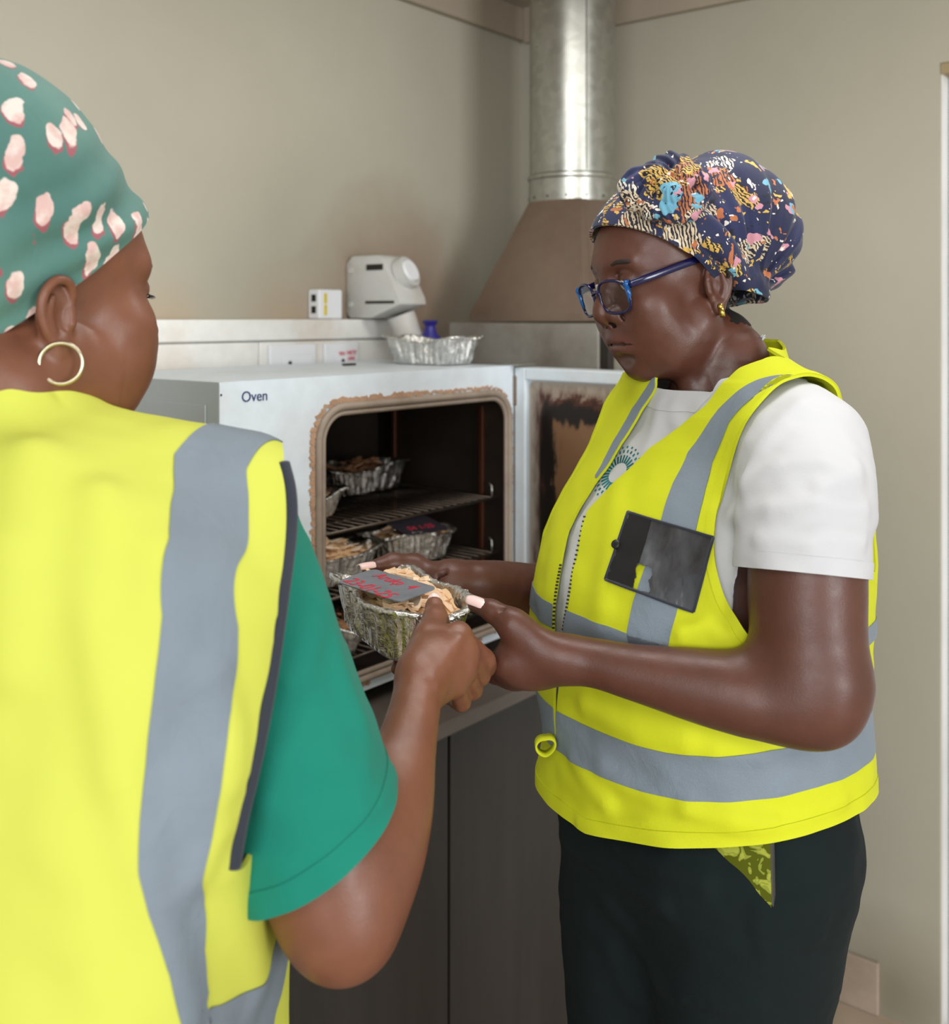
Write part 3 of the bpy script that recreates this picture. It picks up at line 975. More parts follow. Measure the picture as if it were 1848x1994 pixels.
def poly2(pts):
    """signed distance to a 2-D polygon (negative inside)"""
    pts = np.asarray(pts, float)
    def fn(u, v):
        d = np.full(np.broadcast(u, v).shape, 1e9)
        ins = np.zeros(d.shape, bool)
        n = len(pts)
        for i in range(n):
            a, b = pts[i], pts[(i + 1) % n]
            e = b - a
            wx, wy = u - a[0], v - a[1]
            t = np.clip((wx * e[0] + wy * e[1]) / max(e @ e, 1e-12), 0, 1)
            d = np.minimum(d, (wx - t * e[0]) ** 2 + (wy - t * e[1]) ** 2)
            c = ((a[1] <= v) & (b[1] > v)) | ((b[1] <= v) & (a[1] > v))
            with np.errstate(divide='ignore', invalid='ignore'):
                xs = a[0] + (v - a[1]) / (b[1] - a[1] if b[1] != a[1] else 1e-9) * e[0]
            ins ^= c & (u < xs)
        d = np.sqrt(d)
        return np.where(ins, -d, d)
    return fn

class Field:
    def __init__(s, fr, lo, hi, h):
        s.fr, s.lo, s.h = fr, np.asarray(lo, float), h
        s.n = np.ceil((np.asarray(hi, float) - s.lo) / h).astype(int) + 1
        s.a = np.full(s.n, 1.0, np.float32)
    def ax(s, sl=None):
        out = []
        for i in range(3):
            v = s.lo[i] + np.arange(s.n[i]) * s.h
            if sl is not None:
                v = v[sl[i]]
            sh = [1, 1, 1]
            sh[i] = -1
            out.append(v.reshape(sh))
        return out
    def sl(s, lo, hi, m):
        if lo is None:
            return tuple(slice(0, n) for n in s.n)
        i0 = np.clip(np.floor((lo - m - s.lo) / s.h).astype(int), 0, s.n)
        i1 = np.clip(np.ceil((hi + m - s.lo) / s.h).astype(int) + 1, 0, s.n)
        return tuple(slice(a, b) for a, b in zip(i0, i1))
    def add(s, prim, k=0.0, off=0.0):
        sl = s.sl(prim[1], prim[2], max(k, 4 * s.h) + abs(off) + 0.004)
        if any(q.stop <= q.start for q in sl):
            return s
        d = prim[0](*s.ax(sl)) - off
        a = s.a[sl]
        if k > 0:
            hh = np.maximum(k - np.abs(a - d), 0) / k
            s.a[sl] = np.minimum(a, d) - hh * hh * k * 0.25
        else:
            s.a[sl] = np.minimum(a, d)
        return s
    def sub(s, prim, k=0.0):
        sl = s.sl(prim[1], prim[2], max(k, 2 * s.h) + 0.004)
        if any(q.stop <= q.start for q in sl):
            return s
        d = -prim[0](*s.ax(sl))
        a = s.a[sl]
        if k > 0:
            hh = np.maximum(k - np.abs(a - d), 0) / k
            s.a[sl] = np.maximum(a, d) + hh * hh * k * 0.25
        else:
            s.a[sl] = np.maximum(a, d)
        return s
    def cut(s, fn):
        """keep only where fn < 0"""
        s.a = np.maximum(s.a, fn(*s.ax()).astype(np.float32))
        return s
    def disp(s, fn, band=0.03):
        m = np.abs(s.a) < band
        i = np.argwhere(m)
        p = s.lo + i * s.h
        s.a[m] -= fn(p[:, 0], p[:, 1], p[:, 2]).astype(np.float32)
        return s
    def soften(s, wfn, r=2, n=3):
        """blur the field where wfn(x, y, z) is near 1, to take joints out of long limbs"""
        a = np.clip(s.a, -0.03, 0.03)
        for _ in range(n):
            for k in range(3):
                c = np.cumsum(np.pad(a, [(r + 1, r) if q == k else (0, 0) for q in range(3)], mode='edge'), axis=k, dtype=np.float64)
                m = c.shape[k]
                hi = [slice(None)] * 3; lo = [slice(None)] * 3
                hi[k] = slice(2 * r + 1, m); lo[k] = slice(0, m - 2 * r - 1)
                a = ((c[tuple(hi)] - c[tuple(lo)]) / (2 * r + 1)).astype(np.float32)
        w = np.clip(wfn(*s.ax()), 0, 1).astype(np.float32)
        s.a = (s.a * (1 - w) + a * w).astype(np.float32)
        return s
    def copy(s, arr=None):
        o = object.__new__(Field)
        o.fr, o.lo, o.h, o.n = s.fr, s.lo, s.h, s.n
        o.a = s.a.copy() if arr is None else arr
        return o
    def sample(s, q):
        g = (np.asarray(q) - s.lo) / s.h
        ok = np.all((g >= 0) & (g < s.n - 1.001), -1)
        g = np.clip(g, 0, s.n - 1.001)
        i = np.floor(g).astype(int)
        f = g - i
        r = 0
        for c in np.ndindex(2, 2, 2):
            w = np.prod([f[..., k] if c[k] else 1 - f[..., k] for k in range(3)], 0)
            r = r + w * s.a[i[..., 0] + c[0], i[..., 1] + c[1], i[..., 2] + c[2]]
        return np.where(ok, r, 1.0)
    def trace(s, px, d0=0.6, d1=1.7, off=0.0):
        """where the sight lines through pixels of the photograph meet the surface, in the local frame"""
        px = np.asarray(px, float)
        ds = np.arange(d0, d1, 0.0025)
        W_ = np.stack([(px[:, 0:1] - CX) / FPX * ds, np.broadcast_to(ds, (len(px), len(ds))), CAMZ - (px[:, 1:2] - HY) / FPX * ds], -1)
        v = s.sample(s.fr.l(W_)) - off
        hit = v < 0
        i = np.where(hit.any(1), hit.argmax(1), v.argmin(1))
        i = np.maximum(i, 1)
        r = np.arange(len(px))
        a, b = v[r, i - 1], v[r, i]
        t = np.where(hit.any(1), a / np.maximum(a - b, 1e-9), 1.0)
        d = ds[i - 1] + t * 0.0025
        return s.fr.l(np.stack([(px[:, 0] - CX) / FPX * d, d, CAMZ - (px[:, 1] - HY) / FPX * d], -1))
    def normal(s, q):
        e = s.h
        g = np.stack([s.sample(q + np.eye(3)[k] * e) - s.sample(q - np.eye(3)[k] * e) for k in range(3)], -1)
        return g / np.maximum(np.linalg.norm(g, axis=-1, keepdims=True), 1e-9)
    def push(s, q, off=0.0, n=4):
        """slide points along the gradient onto the surface"""
        q = np.array(q, float)
        for _ in range(n):
            q = q - s.normal(q) * (s.sample(q) - off)[..., None] * 0.9
        return q
    def nets(s, world=True):
        a = s.a
        ins = a < 0
        cs = [(i, j, k) for i in (0, 1) for j in (0, 1) for k in (0, 1)]
        nx, ny, nz = a.shape
        cnt = sum(ins[i:nx - 1 + i, j:ny - 1 + j, k:nz - 1 + k].astype(np.int8) for i, j, k in cs)
        act = (cnt > 0) & (cnt < 8)
        idx = np.argwhere(act)
        val = {c: a[idx[:, 0] + c[0], idx[:, 1] + c[1], idx[:, 2] + c[2]] for c in cs}
        pos = np.zeros((len(idx), 3))
        num = np.zeros(len(idx))
        for c0 in cs:
            for axx in range(3):
                if c0[axx]:
                    continue
                c1 = tuple(1 if q == axx else c0[q] for q in range(3))
                v0, v1 = val[c0], val[c1]
                m = (v0 < 0) != (v1 < 0)
                t = np.where(m, v0 / np.where(m, v0 - v1, 1), 0)
                for q in range(3):
                    pos[:, q] += m * (c0[q] + (t if q == axx else 0))
                num += m
        pos = pos / num[:, None] + idx
        ids = np.full(act.shape, -1, np.int32)
        ids[act] = np.arange(len(idx))
        faces = []
        for axx in range(3):
            b_, c_ = (axx + 1) % 3, (axx + 2) % 3
            s0, s1 = [slice(None)] * 3, [slice(None)] * 3
            s0[axx], s1[axx] = slice(0, -1), slice(1, None)
            A, B = ins[tuple(s0)], ins[tuple(s1)]
            for flip in (0, 1):
                e = np.argwhere((A & ~B) if not flip else (~A & B))
                if not len(e):
                    continue
                ok = (e[:, b_] > 0) & (e[:, c_] > 0) & (e[:, b_] < act.shape[b_]) & (e[:, c_] < act.shape[c_])
                e = e[ok]
                qs = []
                for (db, dc) in ((1, 1), (0, 1), (0, 0), (1, 0)):
                    q = e.copy()
                    q[:, b_] -= db
                    q[:, c_] -= dc
                    qs.append(ids[q[:, 0], q[:, 1], q[:, 2]])
                qs = np.stack(qs, 1)
                faces.append(qs if not flip else qs[:, ::-1])
        f = np.concatenate(faces) if faces else np.zeros((0, 4), np.int32)
        p = s.lo + pos * s.h
        return (s.fr.w(p) if world else p), f, p
    def build(s, name, mat, parent=None, tint=None):
        v, f, p = s.nets()
        o = link(name, fast_mesh(name, v, f), mat, parent, True)
        if tint is not None:
            at = o.data.attributes.new('tint', 'FLOAT', 'POINT')
            at.data.foreach_set('value', tint(p).astype(np.float32))
        return o

def join_meshes(name, parts, mat, parent, tints=None):
    n, vs, fs = 0, [], []
    for v, f in parts:
        vs.append(v)
        fs.append(f + n)
        n += len(v)
    o = link(name, fast_mesh(name, np.concatenate(vs), np.concatenate(fs)), mat, parent, True)
    if tints is not None:
        at = o.data.attributes.new('tint', 'FLOAT', 'POINT')
        at.data.foreach_set('value', np.concatenate(tints).astype(np.float32))
    return o

def clip_mesh(p, quads, phi):
    """triangles of the part where phi < 0, cut cleanly along phi = 0"""
    tr = np.concatenate([quads[:, [0, 1, 2]], quads[:, [0, 2, 3]]])
    ins = phi < 0
    c = ins[tr].sum(1)
    keep = [tr[c == 3]]
    new, cache, out = [], {}, []
    base = len(p)
    def cross(i, j):
        k = (i, j) if i < j else (j, i)
        if k not in cache:
            t = phi[i] / (phi[i] - phi[j])
            cache[k] = base + len(new)
            new.append(p[i] + (p[j] - p[i]) * t)
        return cache[k]
    for t in tr[(c > 0) & (c < 3)]:
        poly = []
        for a in range(3):
            i, j = int(t[a]), int(t[(a + 1) % 3])
            if ins[i]:
                poly.append(i)
            if ins[i] != ins[j]:
                poly.append(cross(i, j))
        for k in range(1, len(poly) - 1):
            out.append((poly[0], poly[k], poly[k + 1]))
    T_ = np.concatenate(keep + ([np.array(out)] if out else []))
    P_ = np.concatenate([p, np.array(new)]) if new else p
    used = np.unique(T_)
    mp = np.full(len(P_), -1)
    mp[used] = np.arange(len(used))
    return P_[used], mp[T_]

def shell(name, mat, parent, f, net, phi, out, thick, smooth_n=0):
    """cloth: the part of a sculpted surface where phi < 0, given thickness; net = (points, quads) of the field f"""
    p, t = clip_mesh(net[0], net[1], phi)
    n = f.normal(p)
    a, b_ = f.fr.w(p + n * out), f.fr.w(p + n * (out - thick))
    e = np.concatenate([t[:, [0, 1]], t[:, [1, 2]], t[:, [2, 0]]])
    key = e[:, 0].astype(np.int64) * (len(p) + 1) + e[:, 1]
    rev = e[:, 1].astype(np.int64) * (len(p) + 1) + e[:, 0]
    bd = e[~np.isin(key, rev)]
    m = len(p)
    walls = np.concatenate([np.stack([bd[:, 0], m + bd[:, 0], m + bd[:, 1]], 1), np.stack([bd[:, 0], m + bd[:, 1], bd[:, 1]], 1)])
    me = fast_mesh(name, np.concatenate([a, b_]), np.concatenate([t, t[:, ::-1] + m, walls]))
    o = link(name, me, mat, parent, True)
    me.set_sharp_from_angle(angle=math.radians(50))
    return o

def xyz(net):
    return net[0][:, 0], net[0][:, 1], net[0][:, 2]

def strip_region(poly, ws):
    """band of varying half width about a polyline on the surface"""
    poly = np.asarray(poly, float)
    def fn(x, y, z):
        d = None
        for i in range(len(poly) - 1):
            q = cap(poly[i], poly[i + 1], ws[i], ws[i + 1])[0](x, y, z)
            d = q if d is None else np.minimum(d, q)
        return d
    return fn

def ridges(f, lines, amp, width, d0=0.6, d1=1.7):
    """raised folds along sight-lines traced onto the cloth"""
    segs = []
    for ln in lines:
        am = amp
        wd = width
        if isinstance(ln, tuple):
            ln, am, wd = ln
        q = f.trace(ln, d0, d1)
        segs.append((q, am, wd))
    for q, am, wd in segs:
        pr = chain(q, [0.0] * len(q))
        sl = f.sl(pr[1], pr[2], wd * 3)
        if any(t.stop <= t.start for t in sl):
            continue
        d = pr[0](*f.ax(sl))
        f.a[sl] -= (am * np.exp(-(d / wd) ** 2)).astype(np.float32)
    return f

# ---------------------------------------------------------------- materials for people
def skin(name, base, lip, palm, rough=0.42):
    m, t, b = nt(name)
    at = N(t, 'ShaderNodeAttribute')
    at.attribute_name = 'tint'
    f = noise(t, 24, 5, 0.6)
    c = lin(base)
    col = ramp(t, f, [(0.25, tuple(v * 0.86 for v in c[:3])), (0.75, tuple(v * 1.12 for v in c[:3]))])
    lipf = math_n(t, 'MULTIPLY', at.outputs['Fac'], 1.0, True)
    deep = math_n(t, 'SUBTRACT', at.outputs['Fac'], 1.0, True)
    palmf = math_n(t, 'MULTIPLY', at.outputs['Fac'], -1.0, True)
    col = mixc(t, lipf, col, lin(lip))
    col = mixc(t, palmf, col, lin(palm))
    col = mixc(t, deep, col, lin((30, 15, 13)))
    t.links.new(col, b.inputs['Base Color'])
    t.links.new(ramp(t, noise(t, 60, 3), [(0.3, (rough - 0.04,) * 3), (0.7, (rough + 0.08,) * 3)]), b.inputs['Roughness'])
    b.inputs['Subsurface Weight'].default_value = 0.06
    b.inputs['Subsurface Radius'].default_value = (0.012, 0.005, 0.003)
    b.inputs['Specular IOR Level'].default_value = 0.5
    v = N(t, 'ShaderNodeTexVoronoi')
    v.inputs['Scale'].default_value = 520
    t.links.new(N(t, 'ShaderNodeTexCoord').outputs['Object'], v.inputs['Vector'])
    h = math_n(t, 'ADD', v.outputs['Distance'], math_n(t, 'MULTIPLY', noise(t, 160, 3), 1.2))
    bump(t, b, h, 0.12, 0.0006)
    return m

def cloth(name, rgb, rough=0.8, weave=900, var=0.05, bmp=0.12, scale=5, wrinkle=0.0, wscale=18, sheen=0.2):
    m, t, b = nt(name)
    c = lin(rgb)
    f = noise(t, scale, 5)
    t.links.new(ramp(t, f, [(0.3, tuple(v * (1 - var) for v in c[:3])), (0.7, tuple(min(1, v * (1 + var)) for v in c[:3]))]), b.inputs['Base Color'])
    b.inputs['Roughness'].default_value = rough
    b.inputs['Sheen Weight'].default_value = sheen
    b.inputs['Specular IOR Level'].default_value = 0.25
    h = noise(t, weave, 2)
    if wrinkle:
        h = math_n(t, 'ADD', math_n(t, 'MULTIPLY', h, 0.25), math_n(t, 'MULTIPLY', noise(t, wscale, 4, 0.55, dist=1.2), wrinkle))
    bump(t, b, h, bmp, 0.004 if wrinkle else 0.0008)
    return m

M['skin_r'] = skin('deep_brown_skin', (88, 52, 40), (110, 66, 60), (168, 112, 88))
M['skin_l'] = skin('warm_brown_skin', (116, 72, 52), (124, 76, 66), (190, 136, 106))
M['vest_r'] = cloth('yellow_vest_cloth', (202, 208, 34), 0.75, var=0.03, sheen=0.0, wrinkle=0.5, wscale=14, bmp=0.25)
M['vest_l'] = cloth('lemon_vest_cloth', (200, 206, 84), 0.75, var=0.02, sheen=0.0, wrinkle=0.4, wscale=8, bmp=0.2)
M['strip'] = cloth('grey_reflective_tape', (126, 138, 149), 0.5, 1400, 0.07, 0.7, 9, wrinkle=0.9, wscale=20, sheen=0.0)
M['tee_w'] = cloth('white_cotton', (196, 197, 200), 0.85, var=0.015, sheen=0.05, wrinkle=0.6, wscale=16, bmp=0.22)
M['tee_g'] = cloth('green_cotton', (18, 120, 102), 0.85, var=0.06, sheen=0.05, wrinkle=0.5, wscale=12, bmp=0.22)
M['trouser'] = cloth('dark_teal_twill', (15, 26, 27), 0.9, 1200, 0.1, 0.3, 6, wrinkle=0.7, wscale=14, sheen=0.0)
M['binding'] = cloth('charcoal_binding', (44, 48, 58), 0.8)
M['hair'] = plain('black_hair', (26, 22, 20), 0.7, bmp=0.6, bscale=240)
M['brow'] = plain('brow_hair', (40, 25, 20), 0.7, bmp=0.5, bscale=300)
M['nail'] = plain('pale_nail', (240, 208, 204), 0.22, var=0.02)
M['gold'] = plain('gold_tone', (214, 186, 96), 0.25, 1.0)
M['silver'] = plain('pale_gold_metal', (206, 196, 168), 0.25, 1.0)
M['frame'] = plain('navy_acetate', (18, 16, 62), 0.18, spec=0.6)
M['frame_b'] = plain('blue_acetate', (20, 84, 150), 0.18, var=0.3, scale=80, spec=0.6)
M['eye'] = plain('eye_white', (214, 204, 194), 0.2)
M['shoe'] = plain('dark_shoe', (34, 32, 32), 0.5)
M['clear'] = None

def glass():
    m, t, b = nt('spectacle_lens')
    out = t.nodes['Material Output']
    g = N(t, 'ShaderNodeBsdfGlossy')
    g.inputs['Roughness'].default_value = 0.03
    tr = N(t, 'ShaderNodeBsdfTransparent')
    tr.inputs[0].default_value = (0.93, 0.93, 0.96, 1)
    fr = N(t, 'ShaderNodeFresnel')
    fr.inputs[0].default_value = 1.5
    mx = N(t, 'ShaderNodeMixShader')
    t.links.new(fr.outputs[0], mx.inputs[0])
    t.links.new(tr.outputs[0], mx.inputs[1])
    t.links.new(g.outputs[0], mx.inputs[2])
    t.links.new(mx.outputs[0], out.inputs['Surface'])
    return m
M['lens'] = glass()

def pvc():
    m, t, b = nt('smoky_black_pvc')
    t.links.new(ramp(t, noise(t, 26, 4, 0.5, stretch=(1, 1, 0.35)), [(0.36, lin((44, 44, 47))), (0.52, lin((70, 71, 75))), (0.72, lin((108, 110, 115)))]), b.inputs['Base Color'])
    b.inputs['Roughness'].default_value = 0.15
    b.inputs['Specular IOR Level'].default_value = 0.7
    bump(t, b, noise(t, 30, 3, 0.5, stretch=(1, 1, 0.4)), 0.6, 0.008)
    return m
M['pvc'] = pvc()

def wrap_teal():
    m, t, b = nt('teal_print_cloth')
    co = N(t, 'ShaderNodeTexCoord').outputs['Object']
    n2 = N(t, 'ShaderNodeTexNoise')
    n2.inputs['Scale'].default_value = 42
    n2.inputs['Detail'].default_value = 3
    t.links.new(co, n2.inputs['Vector'])
    def spots(shift, thr):
        mp = N(t, 'ShaderNodeMapping')
        mp.inputs['Scale'].default_value = (1.5, 1.5, 0.85)
        mp.inputs['Rotation'].default_value = (0.35, 0.5, 0.2)
        mp.inputs['Location'].default_value = shift
        t.links.new(co, mp.inputs[0])
        ad = mixc(t, 0.012, mp.outputs[0], n2.outputs['Color'], 'LINEAR_LIGHT')
        v = N(t, 'ShaderNodeTexVoronoi')
        v.inputs['Scale'].default_value = 29
        v.inputs['Randomness'].default_value = 0.72
        t.links.new(ad, v.inputs['Vector'])
        return ramp(t, v.outputs['Distance'], [(thr, (1, 1, 1)), (thr + 0.03, (0, 0, 0))])
    w = spots((0, 0, 0), 0.33)
    s2 = spots((0.002, 0.001, 0.004), 0.33)
    f = noise(t, 7, 4)
    base = ramp(t, f, [(0.3, lin((66, 108, 101))), (0.7, lin((88, 130, 121)))])
    c = mixc(t, s2, base, lin((150, 84, 92)))
    pale = ramp(t, noise(t, 60, 3), [(0.4, lin((206, 172, 166))), (0.6, lin((220, 208, 200)))])
    c = mixc(t, w, c, pale)
    t.links.new(c, b.inputs['Base Color'])
    b.inputs['Roughness'].default_value = 0.8
    b.inputs['Sheen Weight'].default_value = 0.1
    bump(t, b, noise(t, 26, 5, 0.6, dist=1.0, stretch=(1, 1, 0.5)), 0.35, 0.004)
    return m
M['wrap_l'] = wrap_teal()

def wrap_navy():
    m, t, b = nt('navy_floral_print_cloth')
    co = N(t, 'ShaderNodeTexCoord').outputs['Object']
    n2 = N(t, 'ShaderNodeTexNoise')
    n2.inputs['Scale'].default_value = 38
    n2.inputs['Detail'].default_value = 3
    t.links.new(co, n2.inputs['Vector'])
    c = None
    base = ramp(t, noise(t, 9, 3), [(0.35, lin((15, 20, 50))), (0.7, lin((26, 34, 76)))])
    c = base
    def motif(shift, rot, sc, stretch, thr, palette, stripes=None, dist=0.02):
        nonlocal c
        mp = N(t, 'ShaderNodeMapping')
        mp.inputs['Location'].default_value = shift
        mp.inputs['Rotation'].default_value = rot
        mp.inputs['Scale'].default_value = stretch
        t.links.new(co, mp.inputs[0])
        ad = mixc(t, dist, mp.outputs[0], n2.outputs['Color'], 'LINEAR_LIGHT')
        v = N(t, 'ShaderNodeTexVoronoi')
        v.inputs['Scale'].default_value = sc
        v.inputs['Randomness'].default_value = 0.85
        t.links.new(ad, v.inputs['Vector'])
        sp = N(t, 'ShaderNodeSeparateColor')
        t.links.new(v.outputs['Color'], sp.inputs[0])
        pick = ramp(t, sp.outputs[0], palette, 'CONSTANT')
        have = ramp(t, sp.outputs[1], [(0.0, (1, 1, 1)), (thr[1], (0, 0, 0))], 'CONSTANT')
        k = ramp(t, v.outputs['Distance'], [(thr[0], (1, 1, 1)), (thr[0] + 0.03, (0, 0, 0))])
        k = mixc(t, 1.0, k, have, 'MULTIPLY')
        if stripes:
            wv = N(t, 'ShaderNodeTexWave')
            wv.inputs['Scale'].default_value = stripes
            wv.inputs['Distortion'].default_value = 6
            wv.inputs['Detail'].default_value = 2
            wv.inputs['Detail Scale'].default_value = 2
            t.links.new(mp.outputs[0], wv.inputs['Vector'])
            sk = ramp(t, wv.outputs['Fac'], [(0.36, (0, 0, 0)), (0.5, (1, 1, 1))])
            pick = mixc(t, sk, lin((30, 26, 40)), pick)
        c = mixc(t, k, c, pick)
    cream, yel, org, lb, pink, wht = lin((206, 188, 160)), lin((204, 166, 78)), lin((176, 104, 62)), lin((104, 164, 188)), lin((196, 138, 152)), lin((222, 216, 204))
    motif((0, 0, 0), (0.4, 0.3, 0.2), 18, (1, 1, 0.5), (0.43, 0.52), [(0.0, cream), (0.35, wht), (0.55, cream), (0.75, org)], 80, 0.035)
    motif((4.2, 2.2, 1.1), (0.9, 0.6, 0.1), 27, (0.6, 1, 1), (0.42, 0.42), [(0.0, yel), (0.5, cream), (0.7, yel)], 120, 0.03)
    motif((1.3, 0.4, 0.7), (0.2, 0.8, 0.5), 30, (1, 1.3, 0.5), (0.32, 0.50), [(0.0, lb), (0.4, yel), (0.7, lb)])
    motif((2.1, 1.4, 0.2), (0.9, 0.1, 0.3), 52, (1, 1, 1), (0.36, 0.36), [(0.0, pink), (0.6, lb), (0.8, org)])
    motif((3.1, 0.4, 2.2), (0.5, 0.1, 0.9), 85, (1, 0.6, 1), (0.30, 0.34), [(0.0, wht), (0.3, org), (0.5, yel), (0.75, lin((18, 18, 30)))], None, 0.03)
    motif((0.1, 5.4, 2.7), (0.1, 0.5, 0.9), 120, (1, 0.4, 1), (0.26, 0.30), [(0.0, wht), (0.5, lin((20, 20, 34)))], None, 0.03)
    t.links.new(c, b.inputs['Base Color'])
    b.inputs['Roughness'].default_value = 0.75
    b.inputs['Sheen Weight'].default_value = 0.1
    bump(t, b, noise(t, 30, 5, 0.6, dist=1.0), 0.3, 0.003)
    return m
M['wrap_r'] = wrap_navy()

# ---------------------------------------------------------------- generic head (local frame: x forward, y left, z up, origin between the ears)
def head_prims(F, cheek=1.0, nose=1.0, jawf=1.0, eyes_closed=True):
    A = F.add
    A(ell((-0.015, 0, 0.05), (0.098, 0.077, 0.085)))
    A(ell((0.026, 0, 0.048), (0.067, 0.064, 0.062)), 0.02)
    A(ell((0.026, 0, -0.02), (0.064, 0.060, 0.075)), 0.03)
    A(ell((0.030, 0, -0.062), (0.058 * jawf, 0.053 * jawf, 0.044)), 0.03)
    A(ell((0.070, 0, -0.088), (0.020, 0.024, 0.019)), 0.025)
    for s in (1, -1):
        A(ell((0.058, s * 0.043 * cheek, -0.012), (0.027, 0.025 * cheek, 0.023)), 0.025)
        A(ell((0.056, s * 0.038 * cheek, -0.046), (0.032, 0.028 * cheek, 0.034)), 0.03)
        A(cap((0.084, s * 0.012, 0.039), (0.070, s * 0.043, 0.040), 0.010, 0.009), 0.02)
        A(cap((-0.005, s * 0.052, -0.045), (0.045, s * 0.040, -0.082), 0.017, 0.015), 0.03)     # jaw line
    A(ell((0.066, 0, -0.052), (0.033, 0.038, 0.032)), 0.025)
    for s in (1, -1):
        F.sub(ell((0.099, s * 0.031, 0.021), (0.016, 0.018, 0.0125)), 0.014)
        A(ell((0.0735, s * 0.031, 0.020), (0.0150, 0.0155, 0.0140)), 0.004)
        # crease above the lid, slit under it
        F.sub(chain([(0.083, s * 0.017, 0.0265), (0.0905, s * 0.030, 0.0315), (0.082, s * 0.045, 0.0265)], [0.0012, 0.0014, 0.0012], 3), 0.003)
        F.sub(chain([(0.0845, s * 0.018, 0.014), (0.0900, s * 0.030, 0.0105), (0.083, s * 0.044, 0.014)], [0.0011, 0.0016, 0.0011], 3), 0.002)
    n = nose
    A(chain([(0.084, 0, 0.030), (0.094, 0, 0.010), (0.100 + 0.006 * n, 0, -0.010), (0.101 + 0.008 * n, 0, -0.018)], [0.008, 0.009, 0.0115, 0.0125], 3), 0.014)
    for s in (1, -1):
        A(ell((0.094 + 0.003 * n, s * 0.0165, -0.0215), (0.0125, 0.0090, 0.0095)), 0.007)
        F.sub(ell((0.0985, s * 0.0090, -0.0320), (0.0075, 0.0045, 0.0045)), 0.002)
        F.sub(chain([(0.092, s * 0.025, -0.024), (0.088, s * 0.031, -0.038), (0.083, s * 0.034, -0.05)], [0.001, 0.0015, 0.0008], 3), 0.008)
    A(chain([(0.0740, 0.037, -0.0570), (0.0930, 0.018, -0.0505), (0.0995, 0, -0.0500), (0.0930, -0.018, -0.0505), (0.0740, -0.037, -0.0570)], [0.003, 0.0068, 0.0072, 0.0068, 0.003], 5), 0.006)
    A(chain([(0.0740, 0.035, -0.0595), (0.0910, 0.017, -0.0655), (0.0970, 0, -0.0670), (0.0910, -0.017, -0.0655), (0.0740, -0.035, -0.0595)], [0.003, 0.0074, 0.0082, 0.0074, 0.003], 5), 0.006)
    F.sub(chain([(0.0765, 0.0395, -0.0590), (0.0975, 0.0185, -0.0576), (0.1055, 0, -0.0574), (0.0975, -0.0185, -0.0576), (0.0765, -0.0395, -0.0590)], [0.0016, 0.0018, 0.0016, 0.0018, 0.0016], 6), 0.003)
    F.sub(ell((0.098, 0, -0.0765), (0.008, 0.018, 0.006)), 0.012)

def recede(p, k):
    """draws the lower face back"""
    q = p.copy()
    w = np.clip((-p[:, 2] - 0.005) / 0.075, 0, 1)
    w = w * w * (3 - 2 * w) * np.clip((p[:, 0] - 0.0) / 0.06, 0, 1)
    q[:, 0] -= k * w
    return q

def ear_prims(F, s, ex=-0.014, ez=0.0):
    """outer ear: plate, helix rim, antihelix, lobe, tragus"""
    y0 = s * 0.0705
    def q(dx, dy, dz):
        return (ex + dx, y0 + s * dy, ez + dz)
    F.add(ell(q(-0.004, 0.004, 0.0), (0.016, 0.006, 0.027)), 0.008)
    F.sub(ell(q(0.001, 0.013, -0.001), (0.0095, 0.008, 0.0145)), 0.004)
    F.sub(ell(q(-0.004, 0.014, 0.013), (0.009, 0.006, 0.008)), 0.003)
    F.add(chain([q(0.008, 0.003, 0.004), q(0.010, 0.007, 0.016), q(0.004, 0.011, 0.027), q(-0.008, 0.0135, 0.029), q(-0.018, 0.0145, 0.019), q(-0.020, 0.013, 0.003), q(-0.014, 0.011, -0.013), q(-0.005, 0.008, -0.022)],
                [0.003, 0.0036, 0.0040, 0.0042, 0.0042, 0.0040, 0.0038, 0.0045], 3), 0.003)
    F.add(chain([q(-0.010, 0.011, 0.014), q(-0.0125, 0.011, 0.0), q(-0.008, 0.0095, -0.012)], [0.0028, 0.0032, 0.0032], 3), 0.004)
    F.add(ell(q(-0.001, 0.0075, -0.026), (0.0085, 0.0048, 0.010)), 0.005)
    F.add(cap(q(0.010, 0.005, 0.004), q(0.010, 0.006, -0.006), 0.0042, 0.0042), 0.004)

def head_tint(p):
    t = np.zeros(len(p))
    lip = np.exp(-(((p[:, 2] + 0.0575) / 0.0125) ** 4 + (p[:, 1] / 0.035) ** 4)) * (p[:, 0] > 0.06)
    t = lip * 0.75
    ml = chain([(0.0765, 0.0400, -0.0592), (0.0975, 0.0185, -0.0576), (0.1055, 0, -0.0574), (0.0975, -0.0185, -0.0576), (0.0765, -0.0400, -0.0592)], [0.0] * 5, 6)[0](p[:, 0], p[:, 1], p[:, 2] + 0.0002)
    zl = np.abs(p[:, 2] + 0.0577 + 0.9 * p[:, 1] ** 2)
    t = np.where((ml < 0.0085) & (zl < 0.0024), np.maximum(t, 1 + np.clip(1.3 - zl / 0.0019, 0, 1)), t)
    for s in (1, -1):
        nd = ell((0.0985, s * 0.0090, -0.0320), (0.0075, 0.0045, 0.0045))[0](p[:, 0], p[:, 1], p[:, 2])
        t = np.where(nd < 0.0012, np.maximum(t, 1.9), t)
    return t

